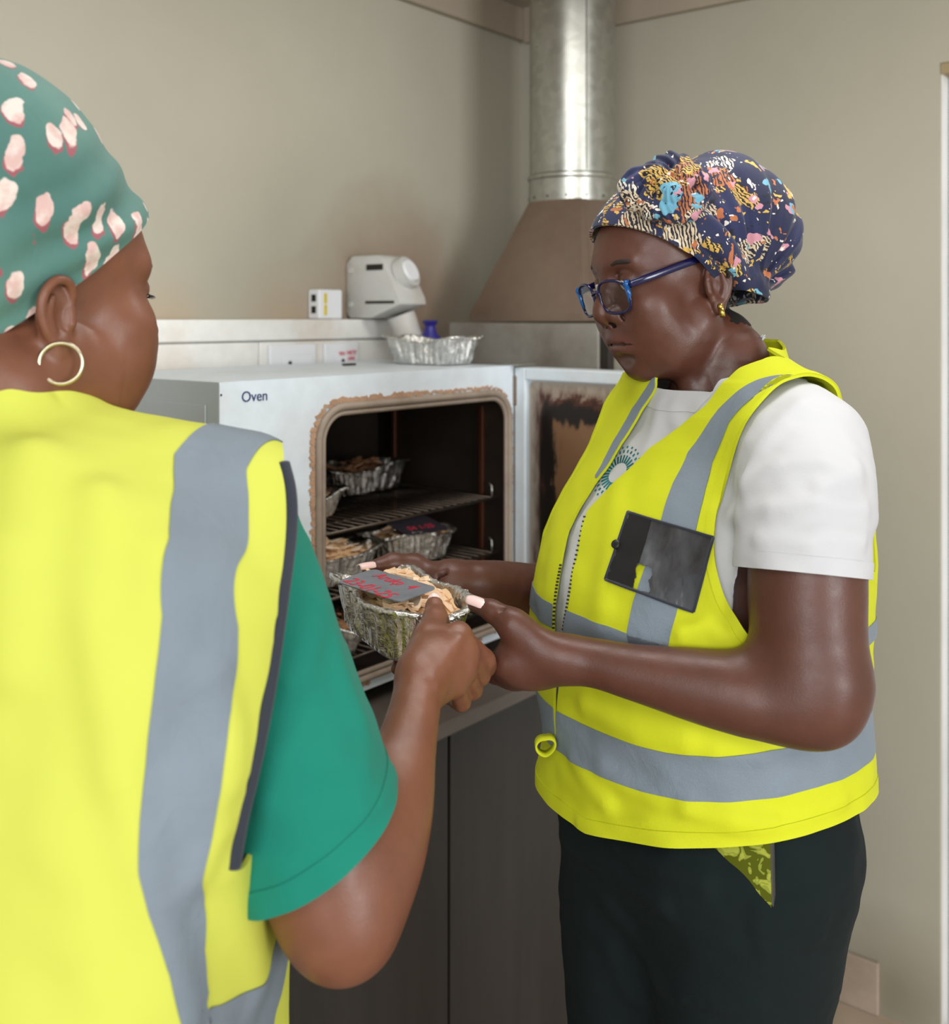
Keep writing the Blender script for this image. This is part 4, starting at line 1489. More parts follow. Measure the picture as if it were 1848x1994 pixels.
def hand_prims(F, l, joints, k=0.0032):
    """joints: wrist, list of fingers [(mcp, pip, dip, tip)], thumb (cmc, mcp, ip, tip)"""
    W_, rw, fingers, thumb, frad, trad = joints
    W_ = l(W_)
    mc = [l(f[0]) for f in fingers]
    for i, m in enumerate(mc):
        w0 = W_ + (m - np.mean(mc, 0)) * 0.42
        F.add(cap(w0, m, rw * 0.62, 0.0125), 0.012)
    for i in range(len(mc) - 1):
        F.add(cap(mc[i], mc[i + 1], 0.0108, 0.0108), 0.008)
    F.add(chain([W_, l(thumb[0]), l(thumb[1])], [rw * 0.8, trad[0], trad[1]], 6), 0.014)
    F.add(cap(l(thumb[1]), mc[0] * 0.55 + W_ * 0.45, trad[1] * 0.62, 0.009), 0.012)
    for f, r in zip(fingers, frad):
        pts = [l(p) for p in f]
        F.add(chain(pts, [r * 1.18, r * 1.06, r * 0.96, r * 0.82][:len(pts)], 6), k)
        F.add(ell(pts[1], (r * 1.1,) * 3), 0.004)
    pts = [l(p) for p in thumb]
    F.add(chain(pts[1:], trad[1:], 6), 0.006)
    F.add(ell(pts[2], (trad[2] * 1.08,) * 3), 0.004)

def nail(parent, pos, along, up, L, Wd, th=0.0010, arch=0.25):
    """curved nail plate centred at pos"""
    a = Vector(along).normalized()
    u = Vector(up)
    u = (u - a * u.dot(a)).normalized()
    s = a.cross(u)
    p = Vector(pos)
    mb = MB()
    nu, nv = 11, 9
    def pt(i, j, off):
        x = (i / (nu - 1) - 0.5) * L
        y = (j / (nv - 1) - 0.5) * 2
        tip = abs(x / (L / 2))
        wd = Wd / 2 * (1 - 0.28 * max(0, tip - 0.55) ** 1.5 / 0.3)
        return p + a * x + s * (y * wd) + u * (-(y * y) * Wd * arch - (x / L) ** 2 * L * 0.10 + off)
    vs, fs = [], []
    for off in (0, th):
        vs += [pt(i, j, off) for i in range(nu) for j in range(nv)]
    q = nu * nv
    for i in range(nu - 1):
        for j in range(nv - 1):
            b0 = i * nv + j
            fs.append((b0, b0 + 1, b0 + nv + 1, b0 + nv))
            fs.append((q + b0, q + b0 + nv, q + b0 + nv + 1, q + b0 + 1))
    edge = [(0, j) for j in range(nv)] + [(i, nv - 1) for i in range(1, nu)] + [(nu - 1, j) for j in range(nv - 2, -1, -1)] + [(i, 0) for i in range(nu - 2, 0, -1)]
    for k in range(len(edge)):
        a0, b0 = edge[k], edge[(k + 1) % len(edge)]
        i0, i1 = a0[0] * nv + a0[1], b0[0] * nv + b0[1]
        fs.append((i0, i1, q + i1, q + i0))
    mb.add(vs, fs)
    return mb.build('fingernail', M['nail'], parent, smooth=True)

def patch(name, mat, parent, f, px_grid, off, th, phi=None, d0=0.6, d1=1.7):
    """sheet laid on a sculpted surface: px_grid (n, m, 2) is traced onto it, torn along phi(u, v) = 0 and thickened along the normals"""
    n, m, _ = px_grid.shape
    q = f.trace(px_grid.reshape(-1, 2), d0, d1)
    idx = np.arange(n * m).reshape(n, m)
    quads = np.stack([idx[:-1, :-1], idx[1:, :-1], idx[1:, 1:], idx[:-1, 1:]], -1).reshape(-1, 4)
    u, v = np.meshgrid(np.linspace(0, 1, m), np.linspace(0, 1, n))
    ph = np.full(n * m, -1.0) if phi is None else phi(u.ravel(), v.ravel())
    return shell(name, mat, parent, f, (q, quads), ph, off + th, th)

def quad_grid(c4, n, m):
    """bilinear grid of pixels between four corners (tl, tr, br, bl)"""
    tl, tr, br, bl = (np.array(c, float) for c in c4)
    u = np.linspace(0, 1, m)[None, :, None]
    v = np.linspace(0, 1, n)[:, None, None]
    return (tl * (1 - u) + tr * u) * (1 - v) + (bl * (1 - u) + br * u) * v

# ================================================================ woman in the white T-shirt
FR = Frame((0.268, 1.26, 0.0), (-0.82, -0.572))
pr = empty('person', (0.268, 1.26, 0.0), 0, 'woman with blue glasses, white t-shirt and yellow vest holding out a foil tray', 'person')
def adopt(o):
    o.parent = pr
    o.matrix_parent_inverse = Matrix.Translation((-0.268, -1.26, 0.0))
    return o
def sil(y, L, R, ratio, D=1.25, shrink=0.0):
    z = CAMZ - (y - HY) / FPX * D
    xl, xr = (L - CX) / FPX * D + shrink, (R - CX) / FPX * D - shrink
    x, E = (xl + xr) / 2, (xr - xl) / 2
    b = E / math.sqrt((0.82 * ratio) ** 2 + 0.572 ** 2)
    c = np.array([x, 1.26 + 0.6976 * (x - 0.268), z])
    q = FR.l(c)
    return (z, q[0], 0.0, b * ratio, b)
VT = [(762, 1262, 1545, 0.62), (800, 1222, 1600, 0.66), (860, 1180, 1640, 0.72), (950, 1128, 1662, 0.80), (1034, 1088, 1668, 0.86), (1117, 1060, 1664, 0.90),
      (1200, 1050, 1660, 0.92), (1332, 1062, 1660, 0.92), (1449, 1070, 1670, 0.92), (1565, 1066, 1673, 0.92), (1720, 1070, 1672, 0.92)]
vest_lv = [sil(*r) for r in VT]
tee_lv = [sil(*r, shrink=0.011) for r in VT]
SHL, SHR = P(1566, 878, 1.118), P(1268, 846, 1.42)
NK = P(1392, 742, 1.275)
l = FR.l
sleeveL = [SHL, P(1572, 960, 1.075), P(1562, 1040, 1.053), P(1560, 1160, 1.040)]
# --- T-shirt
T = Field(FR, (-0.28, -0.30, 0.96), (0.29, 0.30, 1.50), 0.0033)
T.add(loft(tee_lv, 2.3, z1=1.412), 0.0)
T.add(chain([l(NK) + (0, 0.03, -0.015), l(SHL) + (0, -0.005, 0.0)], [0.060, 0.064]), 0.05)
T.add(chain([l(NK) + (0, -0.03, -0.015), l(SHR)], [0.060, 0.062]), 0.05)
T.add(cap(l(NK) + (0.004, 0, -0.035), l(NK) + (-0.004, 0, 0.06), 0.067, 0.0625), 0.03)
Tt = T.copy()
T.add(chain([l(p) for p in sleeveL], [0.064, 0.068, 0.066, 0.0635], 8), 0.02)
T.add(chain([l(SHR), l(P(1222, 1000, 1.475))], [0.064, 0.060]), 0.02)
ridges(T, [[(1665, 935), (1600, 900), (1520, 905), (1455, 950)], [(1680, 990), (1590, 985), (1500, 990), (1430, 1010)], [(1676, 1050), (1580, 1062), (1480, 1050)], [(1560, 790), (1500, 850), (1455, 930)],
           [(1668, 910), (1640, 940), (1600, 952)], ([(1290, 790), (1275, 840), (1262, 880)], 0.004, 0.010), ([(1310, 800), (1330, 850)], 0.003, 0.010), ([(1130, 1020), (1110, 1100), (1100, 1190)], 0.002, 0.012)], 0.0058, 0.010)
T.disp(lambda x, y, z: 0.0022 * vnoise(x * 22 + 5, y * 22, z * 34, 1) + 0.0012 * vnoise(x * 55, y * 55, z * 70, 2))
ne = l(NK)
NT = T.nets(world=False)[1:][::-1]
x, y, z = xyz(NT)
npl_ = plane(ne + (0.000, 0, 0.012), (0.24, 0.02, 1.0))[0](x, y, z)
nrad = np.sqrt((x - ne[0]) ** 2 + (y - ne[1]) ** 2) - 0.098
phi_n = -np.maximum(-npl_, nrad)
hemp, hemn = l(P(1562, 1116, 1.043)), l(P(1560, 1200, 1.036)) - l(P(1565, 1040, 1.053))
hem_s = plane(hemp, hemn)[0](x, y, z)
phi_s = np.where((y > 0.150) & (hem_s > -0.06), hem_s, -0.05)
rc, rn = l(P(1216, 1020, 1.48)), l(P(1222, 1000, 1.475)) - l(SHR)
hem_r = plane(rc, rn)[0](x, y, z)
phi_r = np.where((y < -0.12) & (hem_r > -0.06), hem_r, -0.05)
phi_t = np.maximum(np.maximum(phi_n, phi_s), np.maximum(phi_r, 0.985 - z))
tee = adopt(shell('t_shirt', M['tee_w'], None, T, NT, phi_t, 0.0, 0.0026))
shell('collar', M['tee_w'], tee, T, NT, np.maximum(np.maximum(phi_t, nrad), np.maximum(npl_, -npl_ - 0.021)), 0.0016, 0.0014)
shell('sleeve_hem', M['tee_w'], tee, T, NT, np.maximum(phi_t, np.where((y > 0.150) & (hem_s > -0.06), -hem_s - 0.016, 1.0)), 0.0010, 0.0008)
# --- skin of arms, hands and trunk
parts, tints = [], []
AL = Field(FR, (-0.02, -0.04, 0.98), (0.48, 0.33, 1.44), 0.0019)
el = P(1592, 1352, 1.022)
armL = [SHL, P(1573, 1000, 1.06), P(1572, 1190, 1.040), P(1590, 1330, 1.024), P(1500, 1362, 1.025), P(1403, 1343, 1.040), P(1240, 1310, 1.065), P(1165, 1292, 1.080), P(1108, 1283, 1.092)]
AL.add(chain([l(p) for p in armL[:4]], [0.052, 0.0560, 0.0570, 0.0460], 12))
AL.add(cap(l(P(1592, 1325, 1.024)), l(P(1588, 1372, 1.018)), 0.0455, 0.034), 0.02)
AL.add(chain([l(P(1585, 1352, 1.022))] + [l(p) for p in armL[4:]], [0.043, 0.0395, 0.0385, 0.0285, 0.0255, 0.0250], 12), 0.034)
WL = P(1104, 1286, 1.093)
fingL = [(P(990, 1290, 1.098), P(944, 1300, 1.125), P(912, 1299, 1.145), P(884, 1296, 1.165)),
         (P(990, 1312, 1.118), P(942, 1322, 1.150), P(908, 1312, 1.175), P(880, 1304, 1.195)),
         (P(998, 1322, 1.140), P(950, 1330, 1.172), P(918, 1316, 1.197), P(892, 1306, 1.212)),
         (P(1010, 1324, 1.160), P(972, 1328, 1.190), P(945, 1316, 1.208), P(925, 1308, 1.220))]
thL = (P(1062, 1262, 1.086), P(1000, 1213, 1.092), P(958, 1189, 1.105), P(926, 1177, 1.118))
hand_prims(AL, l, (WL, 0.0250, fingL, thL, (0.0088, 0.0090, 0.0086, 0.0076), (0.0175, 0.0135, 0.0112, 0.0088)))
AL.add(chain([l(P(1004, 1224, 1.094)), l(P(1002, 1250, 1.098)), l(P(990, 1284, 1.102))], [0.0115, 0.0085, 0.0115], 6), 0.022)     # web of the thumb
AL.add(ell(l(P(1040, 1288, 1.108)), (0.030, 0.018, 0.026)), 0.025)
for q in range(4):                                                     # knuckle creases of the thumb
    c0 = l(P(966 + q * 5, 1174 + q * 3, 1.092)); c1 = l(P(976 + q * 5, 1192 + q * 3, 1.090))
    AL.sub(cap(c0, c1, 0.0007), 0.003)
AL.disp(lambda x, y, z: 0.0006 * vnoise(x * 90, y * 90, z * 90, 3), 0.006)
AL.soften(lambda x, y, z: (0.300 - x) / 0.03, 3, 3)
v, f, p = AL.nets()
parts.append((v, f)); tints.append(np.zeros(len(v)))
AR = Field(FR, (0.02, -0.37, 1.03), (0.44, 0.02, 1.45), 0.0021)
armR = [SHR, P(1226, 1010, 1.475), P(1200, 1150, 1.49), P(1060, 1152, 1.392), P(960, 1139, 1.345), P(905, 1133, 1.328), P(878, 1130, 1.322)]
AR.add(chain([l(p) for p in armR[:3]], [0.050, 0.050, 0.046], 10))
AR.add(chain([l(p) for p in armR[2:]], [0.044, 0.0365, 0.0305, 0.0268, 0.0255], 10), 0.02)
WR = P(872, 1132, 1.320)
fingR = [(P(812, 1180, 1.300), P(796, 1232, 1.235), P(788, 1268, 1.190), P(774, 1302, 1.137)),
         (P(834, 1190, 1.292), P(826, 1240, 1.225), P(820, 1276, 1.180), P(812, 1306, 1.136)),
         (P(856, 1194, 1.286), P(852, 1242, 1.225), P(848, 1276, 1.182), P(842, 1304, 1.145)),
         (P(874, 1194, 1.284), P(876, 1236, 1.235), P(876, 1264, 1.200), P(872, 1290, 1.165))]
thR = (P(846, 1128, 1.322), P(806, 1103, 1.326), P(766, 1097, 1.312), P(734, 1103, 1.296))
hand_prims(AR, l, (WR, 0.0255, fingR, thR, (0.0088, 0.0092, 0.0088, 0.0078), (0.0185, 0.0150, 0.0122, 0.0092)))
for q in range(4):
    AR.sub(chain([l(P(838 + q * 6, 1093 + q * 2, 1.303)), l(P(850 + q * 6, 1112, 1.300)), l(P(852 + q * 6, 1135, 1.302))], [0.0007, 0.0009, 0.0007], 2), 0.004)
AR.disp(lambda x, y, z: 0.0006 * vnoise(x * 90, y * 90, z * 90, 4), 0.006)
v, f, p = AR.nets()
parts.append((v, f)); tints.append(np.zeros(len(v)))
# --- head
HF = Frame((0.2335, 1.280, 1.535), (-0.918, -0.396), pitch=math.radians(8), roll=math.radians(3), scale=(0.90, 0.93, 0.96))
h = HF.l
H = Field(HF, (-0.15, -0.12, -0.28), (0.14, 0.15, 0.16), 0.0019)
H.add(chain([(-0.035, 0, 0.0), (-0.034, 0, -0.055), h(NK + np.array([0.012, 0.0, 0.02])), h(NK + np.array([0, 0, -0.05]))], [0.052, 0.050, 0.0585, 0.068], 3))
H.add(cap((-0.012, 0.052, -0.035), h(NK + np.array([-0.045, -0.035, -0.015])), 0.014, 0.012), 0.025)
head_prims(H, cheek=1.02, nose=0.6, jawf=1.04)
for s in (1, -1):
    ear_prims(H, s, -0.020, -0.004)
H.disp(lambda x, y, z: 0.0005 * vnoise(x * 70, y * 70, z * 70, 5), 0.006)
v, f, p = H.nets()
v = HF.w(recede(p, 0.015))
parts.append((v, f)); tints.append(head_tint(p))
# --- trunk and legs under the clothes, coarse
B = Field(FR, (-0.26, -0.30, 0.05), (0.27, 0.30, 1.44), 0.008)
B.add(loft([(z, cx, cy, a - 0.03, b - 0.035) for z, cx, cy, a, b in tee_lv], 2.2, z0=1.02))
B.add(cap(l(NK) + (0, 0, -0.06), l(NK) + (0, 0, -0.01), 0.05), 0.03)
for s in (1, -1):
    B.add(chain([(0, s * 0.09, 1.00), (0.01, s * 0.09, 0.50), (-0.01, s * 0.09, 0.08)], [0.085, 0.055, 0.038], 3), 0.02)
v, f, p = B.nets()
parts.append((v, f)); tints.append(np.zeros(len(v)))
body = adopt(join_meshes('body', parts, M['skin_r'], None, tints))
# fingernails
def wv(a, b):
    return (np.array(b) - np.array(a))
nail(None, P(926, 1168, 1.108), wv(thL[2], thL[3]) + P(926, 1168, 1.108) * 0, (-0.10, -0.62, 0.78), 0.0235, 0.0125)
nail(None, P(716, 1098, 1.283), wv(thR[2], thR[3]), (-0.12, -0.55, 0.82), 0.0235, 0.0125)
for o in [o for o in COL.objects if o.name.startswith('fingernail')]:
    adopt(o)
    o['label'] = 'long pale nail of the thumb'
# hair at the nape below the wrap
NH = H.nets(world=False)[1:][::-1]
hx, hy, hz = xyz(NH)
HFr = H.fr
phi_hr = np.maximum(np.maximum(hx + 0.046 - 0.25 * (hz + 0.03), hz - 0.03), -0.070 - hz + 0.25 * np.abs(hy)) + 0.006 * vnoise(hx * 160, hy * 160, hz * 90, 14) + 0.004 * vnoise(hx * 420, hy * 420, hz * 200, 15)
adopt(shell('hair', M['hair'], None, H, NH, phi_hr, 0.0008, 0.0006))
# eyes
for s in (1, -1):
    e = MB()
    bm = bmesh.new()
    bmesh.ops.create_uvsphere(bm, u_segments=20, v_segments=14, radius=0.0118)
    e.bm(bm)
    o = adopt(e.build('eye', M['eye'], None, smooth=True))
    o.matrix_parent_inverse = Matrix.Identity(4)
    o.location = Vector(HF.w((0.0757, s * 0.031, 0.0165)) - pr.location)
# eyebrows: thin hair ridges
for s in (1, -1):
    q = H.push(np.array([(0.092, s * 0.014, 0.0385), (0.087, s * 0.028, 0.0425), (0.076, s * 0.044, 0.0405), (0.066, s * 0.052, 0.036)]), -0.0036)
    adopt(MB().tube([HF.w(a) for a in smooth_chain(q, [1] * 4, 4)[0]], [0.0022, 0.0036, 0.0042, 0.0044, 0.0045, 0.0045, 0.0044, 0.0042, 0.004, 0.0036, 0.003, 0.0022, 0.0012], 10, flat=1.0).build('eyebrow', M['brow'], None, smooth=True))
# ear studs
for s in (1, -1):
    c = H.push(np.array([[-0.019, s * 0.082, -0.029]]), 0.0)[0]
    n_ = H.normal(c)
    er = MB()
    a = HF.w(c); b = HF.w(c + n_ * 0.0045)
    er.cyl(a, b, 0.0036, 0.0030, 14)
    er.cyl(HF.w(c + n_ * 0.003 + np.array([0, 0, -0.002])), HF.w(c + n_ * 0.004 + np.array([0, 0, -0.013])), 0.0034, 0.0030, 12)
    adopt(er.build('earring', M['gold'], None, smooth=True))['kind'] = 'stuff'

# --- head wrap
Wp = Field(HF, (-0.235, -0.14, -0.085), (0.145, 0.165, 0.225), 0.0022)
wplane = lambda x, y, z: (0.088 + (x - 0.088) * 0.62 - 0.016 * np.exp(-((x + 0.03) / 0.05) ** 2)) - z
Wp.add(ell((-0.012, 0, 0.052), (0.110, 0.0885, 0.094)))
Wp.add(ell((0.030, 0, 0.052), (0.0715, 0.0715, 0.070)), 0.015)
Wp.add(ell((-0.100, 0.004, 0.082), (0.094, 0.084, 0.086)), 0.03)
Wp.add(ell((-0.138, 0.006, 0.045), (0.068, 0.072, 0.068)), 0.04)
g0 = np.array([-0.082, 0.055, -0.020])                      # cloth gathers behind the ear
Wp.add(ell(g0, (0.030, 0.032, 0.030)), 0.03)
Wp.add(ell((-0.085, -0.03, -0.015), (0.030, 0.055, 0.028)), 0.03)
def fan(x, y, z):
    dx, dz = x - g0[0], z - g0[2]
    a = np.arctan2(dz, -dx)
    r = np.sqrt(dx * dx + dz * dz + 1e-9)
    w = np.clip((r - 0.015) / 0.04, 0, 1) * np.clip((0.22 - r) / 0.12, 0.25, 1)
    return w * (0.0034 * np.sin(a * 15 + 1.2 * vnoise(x * 18, y * 18, z * 18, 8)) + 0.0018 * np.sin(a * 29 + 2.0))
Wp.disp(lambda x, y, z: fan(x, y, z) * (x < 0.02) + 0.002 * vnoise(x * 30, y * 30, z * 30, 9), 0.03)
# tucked fold running from the knot back to the nape, and the flat band along the brow
fold = np.array([(0.030, 0.072, 0.105), (0.005, 0.088, 0.080), (-0.030, 0.096, 0.040), (-0.060, 0.085, 0.005), (-0.082, 0.070, -0.012)])
for dz, r in ((0.0, 0.013), (0.018, 0.011), (-0.018, 0.011)):
    q = Wp.push(fold + (0, 0, dz), -0.004)
    Wp.add(chain(q, [r * 0.8, r, r, r * 0.9, r * 0.8], 4), 0.008)
NW = Wp.nets(world=False)[1:][::-1]
# the knot: a coiled rosette
kc = np.array([0.033, 0.082, 0.109])
kn = np.array([0.42, 0.84, 0.34]); kn /= np.linalg.norm(kn)
ku = np.cross(kn, (0, 0, 1.0)); ku /= np.linalg.norm(ku)
kv = np.cross(ku, kn)
pts, rad = [], []
for i in range(46):
    a = i / 45 * 2 * math.pi * 2.15
    r = 0.039 * (1 - (i / 45) ** 1.2 * 0.92)
    wob = 0.004 * math.sin(i * 1.35)
    pts.append(kc + ku * (r + wob) * math.cos(a) * 1.12 + kv * (r + wob) * math.sin(a) + kn * (0.006 + 0.022 * (i / 45) + 0.004 * math.sin(i * 0.9)))
    rad.append(0.0165 - 0.0045 * i / 45 + 0.0025 * math.sin(i * 1.1))
K = Field(HF, kc - 0.085, kc + 0.085, 0.0018)
for i in range(45):
    K.add(cap(pts[i], pts[i + 1], rad[i] * 0.90, rad[i + 1] * 0.90), 0.0005)
K.add(ell(kc - kn * 0.01, (0.036, 0.03, 0.034)), 0.004)
def twist(x, y, z):
    px, py, pz = x - kc[0], y - kc[1], z - kc[2]
    u = px * ku[0] + py * ku[1] + pz * ku[2]
    v_ = px * kv[0] + py * kv[1] + pz * kv[2]
    a = np.arctan2(v_, u)
    r = np.sqrt(u * u + v_ * v_)
    return 0.0013 * np.sin(a * 17 + r * 420) + 0.0009 * vnoise(x * 80, y * 80, z * 80, 11)
K.disp(twist, 0.012)
wrap = adopt(shell('head_wrap', M['wrap_r'], None, Wp, NW, wplane(*xyz(NW)), 0.0, 0.0045))
K.build('knot', M['wrap_r'], wrap)
# --- spectacles
gl = MB()
rims, lenses = [], []
PT = 0.16
def gp(u, v_):
    """point of the spectacle front: u across (left positive), v up"""
    x = 0.1085 - abs(u) ** 2 * 3.0 - v_ * 0.0
    q = np.array([x + v_ * PT, u, 0.002 + v_])
    return HF.w(q)
def lens_loop(s, k=1.0, n=40):
    out = []
    for i in range(n):
        a = 2 * math.pi * i / n
        c, si = math.cos(a), math.sin(a)
        e = 2.7
        r = (abs(c) ** e + abs(si) ** e) ** (-1 / e)
        out.append((s * 0.0335 + c * r * 0.0262 * k, si * r * 0.0200 * k - 0.001 - 0.0016 * (c * s) ** 1))
    return out
specs = empty('glasses')
adopt(specs)
specs.matrix_parent_inverse = Matrix.Identity(4)
specs.location = Vector(HF.w((0.1, 0, 0))) - pr.location
sw = Vector(HF.w((0.1, 0, 0)))
fr_mb = MB(sw)
for s in (1, -1):
    fr_mb.tube([gp(*q) for q in lens_loop(s)], 0.0018, 10, closed=True)
fr_mb.tube([gp(0.0085, 0.004), gp(0.004, 0.0075), gp(-0.004, 0.0075), gp(-0.0085, 0.004)], 0.0022, 10)
fr_mb.build('front_frame', M['frame'], specs, smooth=True)
for s in (1, -1):
    L_ = MB(sw)
    q = lens_loop(s, 0.98)
    L_.add([gp(*a) for a in q], [tuple(range(len(q)))])
    L_.build('lens', M['lens'], specs)
    hp = np.array([0.0965, s * 0.0615, 0.0135])
    tb = MB(sw)
    path = [hp, np.array([0.070, s * 0.0710, 0.0185]), np.array([0.02, s * 0.0755, 0.0275]), np.array([-0.025, s * 0.0775, 0.0350])]
    pp, _ = smooth_chain(path, [1] * 4, 5)
    tb.tube([HF.w(a) for a in pp], [0.0044] * len(pp), 12, flat=1.0, up=(0, 0, 1))
    # flatten the bar sideways
    for i, v in enumerate(tb.v):
        c = Vector(HF.w(pp[i // 12])) - sw
        side = Vector(HF.R[1])
        d = v - c
        tb.v[i] = c + d - side * d.dot(side) * 0.62
    tb.build('temple', M['frame'], specs, smooth=True)
    en = MB(sw)
    en.tube([gp(s * 0.0575, 0.013), HF.w(hp + (0.001, 0, 0))], [0.0045, 0.0047], 12)
    en.tube([gp(s * 0.0592, 0.010), gp(s * 0.0600, 0.000), gp(s * 0.0572, -0.010)], [0.0034, 0.0028, 0.0018], 10)
    e_ = en.build('end_piece', M['frame_b'], specs, smooth=True)
    e_['label'] = 'bright blue end piece'

# --- vest
V = Field(FR, (-0.29, -0.31, 0.90), (0.30, 0.31, 1.475), 0.0031)
V.add(loft(vest_lv, 2.3, z0=0.90, z1=1.412))
V.add(chain([l(NK) + (0, 0.03, -0.015), l(SHL) + (0, 0.0, 0.006)], [0.068, 0.075]), 0.05)
V.add(chain([l(NK) + (0, -0.03, -0.015), l(SHR) + (0, 0, 0.006)], [0.068, 0.075]), 0.05)
V.add(cap(l(NK) + (-0.02, 0, -0.035), l(NK) + (-0.028, 0, 0.02), 0.070, 0.066), 0.03)
V.a = np.minimum(V.a, (Tt.sample(np.stack(np.broadcast_arrays(*V.ax()), -1)) - 0.0045)).astype(np.float32)
ridges(V, [([(1290, 1330), (1330, 1345), (1400, 1352)], 0.0064, 0.012), ([(1180, 1500), (1280, 1560), (1420, 1590)], 0.0048, 0.014), ([(1140, 1370), (1240, 1425), (1330, 1440)], 0.0064, 0.014),
           ([(1330, 1235), (1380, 1220), (1420, 1245)], 0.0064, 0.010), ([(1390, 1000), (1400, 1100), (1405, 1180)], 0.0048, 0.012), ([(1200, 950), (1190, 1060), (1175, 1180)], 0.0048, 0.016),
           ([(1340, 1570), (1440, 1600), (1500, 1598)], 0.0064, 0.010), ([(1120, 1480), (1180, 1560)], 0.0048, 0.012), ([(1560, 1440), (1480, 1470), (1400, 1462)], 0.0048, 0.012),
           ([(1130, 1640 - 40), (1260, 1602), (1420, 1612), (1540, 1600), (1640, 1560)], 0.0032, 0.006)], 0.0064, 0.012)
V.disp(lambda x, y, z: 0.0038 * vnoise(x * 16 + 3, y * 16, z * 16, 21) + 0.0016 * vnoise(x * 40, y * 40, z * 46, 22))
V0 = V
NV = V.nets(world=False)[1:][::-1]
x, y, z = xyz(NV)
phi_h = (0.935 + 0.20 * np.clip(y, 0, 0.22)) - z
def tr(pts, fld=None):
    return (fld or V0).trace(pts, 0.9, 1.6)
# neck and front opening, cut as a tailor would in the front plane
near = tr([(1484, 700), (1440, 716), (1374, 789), (1320, 833), (1265, 872), (1205, 930), (1144, 993), (1139, 1006), (1121, 1089), (1108, 1160), (1097, 1225), (1088, 1300), (1084, 1380), (1082, 1460)])
far = tr([(1276, 752), (1250, 794), (1222, 842), (1192, 890), (1160, 935), (1128, 985), (1105, 1030), (1090, 1100), (1080, 1160), (1076, 1230), (1076, 1300), (1078, 1380), (1080, 1455)])
poly = [(q[1], q[2]) for q in near] + [(q[1], q[2]) for q in far[::-1]] + [(far[0][1] - 0.005, 1.50), (near[0][1] + 0.005, 1.50)]
phi_f = -np.maximum(poly2(poly)(y, z), -(x + 0.03))
phi_k = -cap(ne + (0.0, 0.0, -0.04), ne + (-0.012, 0, 0.10), 0.066, 0.085)[0](x, y, z)
ah = tr([(1557, 738), (1487, 763), (1440, 818), (1413, 894), (1407, 972), (1409, 1050), (1413, 1167), (1440, 1225), (1475, 1256)])
ah2 = [(q[0], q[2]) for q in ah]
bz = [(ah2[-1][0] - 0.09, ah2[-1][1] - 0.005), (ah2[-1][0] - 0.14, ah2[-1][1] + 0.06), (-0.088, 1.22), (-0.082, 1.30), (-0.070, 1.36), (-0.050, 1.40), (-0.030, 1.44), (ah2[0][0], 1.47)]
big = [(q[0] + (0.03 if k < 6 else 0.0), q[1]) for k, q in enumerate(ah2)]
big[0] = (big[0][0] + 0.05, 1.52); big[1] = (big[1][0] + 0.03, 1.46)
reg = poly2(big + bz[:-2] + [(-0.09, 1.40), (-0.09, 1.52)])(x, z)
# the sewn edge of the armhole: y as a quadratic of (x, z) through the traced front edge and the back edge
kp = np.array([(q[0], q[1], q[2]) for q in ah] + [(-0.06, 0.150, 1.40), (-0.085, 0.158, 1.33), (-0.088, 0.165, 1.25)])
Am = lambda x, z: np.stack([np.ones_like(x), x, z - 1.3, x * x, x * (z - 1.3), (z - 1.3) ** 2], -1)
co = np.linalg.lstsq(Am(kp[:, 0], kp[:, 2]), kp[:, 1], rcond=None)[0]
yA = Am(x, z) @ co
DBG = (ah, kp, co)
phi_a = -np.maximum(reg, yA - np.abs(y))
phi_v = np.maximum(np.maximum(phi_h, phi_f), np.maximum(phi_k, phi_a))
vest = adopt(shell('safety_vest', M['vest_r'], None, V, NV, phi_v, 0.0, 0.0034))
# reflective tapes
def tape(line, ws):
    shell('reflective_tape', M['strip'], vest, V, NV, np.maximum(phi_v, strip_region(line, ws)(x, y, z)), 0.0012, 0.0010)
k_ = 1.16 / FPX / 2
pts = [(1530, 737, 38), (1478, 752, 44), (1410, 810, 46), (1363, 892, 60), (1341, 948, 68), (1321, 1020, 74), (1300, 1100, 80), (1273, 1185, 86), (1261, 1240, 84)]
tape(tr([p[:2] for p in pts]), [p[2] * k_ for p in pts])
pts = [(1282, 742, 30), (1262, 770, 30), (1240, 800, 30), (1212, 850, 30), (1184, 898, 24), (1166, 925, 16)]
tape(tr([p[:2] for p in pts]), [p[2] * 1.32 / FPX / 2 for p in pts])
# waist tapes: bands between two heights that follow the traced edges round the body
def band(top, bot):
    a, b = tr(top), tr(bot)
    ta, tb = np.arctan2(a[:, 1], a[:, 0]), np.arctan2(b[:, 1], b[:, 0])
    ia, ib = np.argsort(ta), np.argsort(tb)
    th = np.arctan2(y, x)
    zt = np.interp(th, ta[ia], a[ia, 2])
    zb = np.interp(th, tb[ib], b[ib, 2])
    shell('reflective_tape', M['strip'], vest, V, NV, np.maximum(phi_v, np.maximum(z - zt, zb - z)), 0.0012, 0.0010)
band([(1088, 1386), (1140, 1412), (1200, 1437), (1300, 1466), (1400, 1474), (1500, 1461), (1600, 1433), (1668, 1414)],
     [(1088, 1462), (1150, 1501), (1250, 1541), (1350, 1561), (1450, 1559), (1550, 1543), (1610, 1526), (1668, 1502)])
band([(1108, 1190), (1140, 1203), (1180, 1218), (1230, 1237), (1300, 1258)], [(1105, 1236), (1140, 1254), (1180, 1268), (1230, 1284), (1300, 1300)])
shell('hem', M['vest_r'], vest, V, NV, np.maximum(phi_v, -phi_h - 0.016), 0.0012, 0.0010)
shell('edging', M['vest_r'], vest, V, NV, np.maximum(phi_v, np.where(np.abs(y) > 0.06, -phi_a - 0.010, 1)), 0.0012, 0.0010)
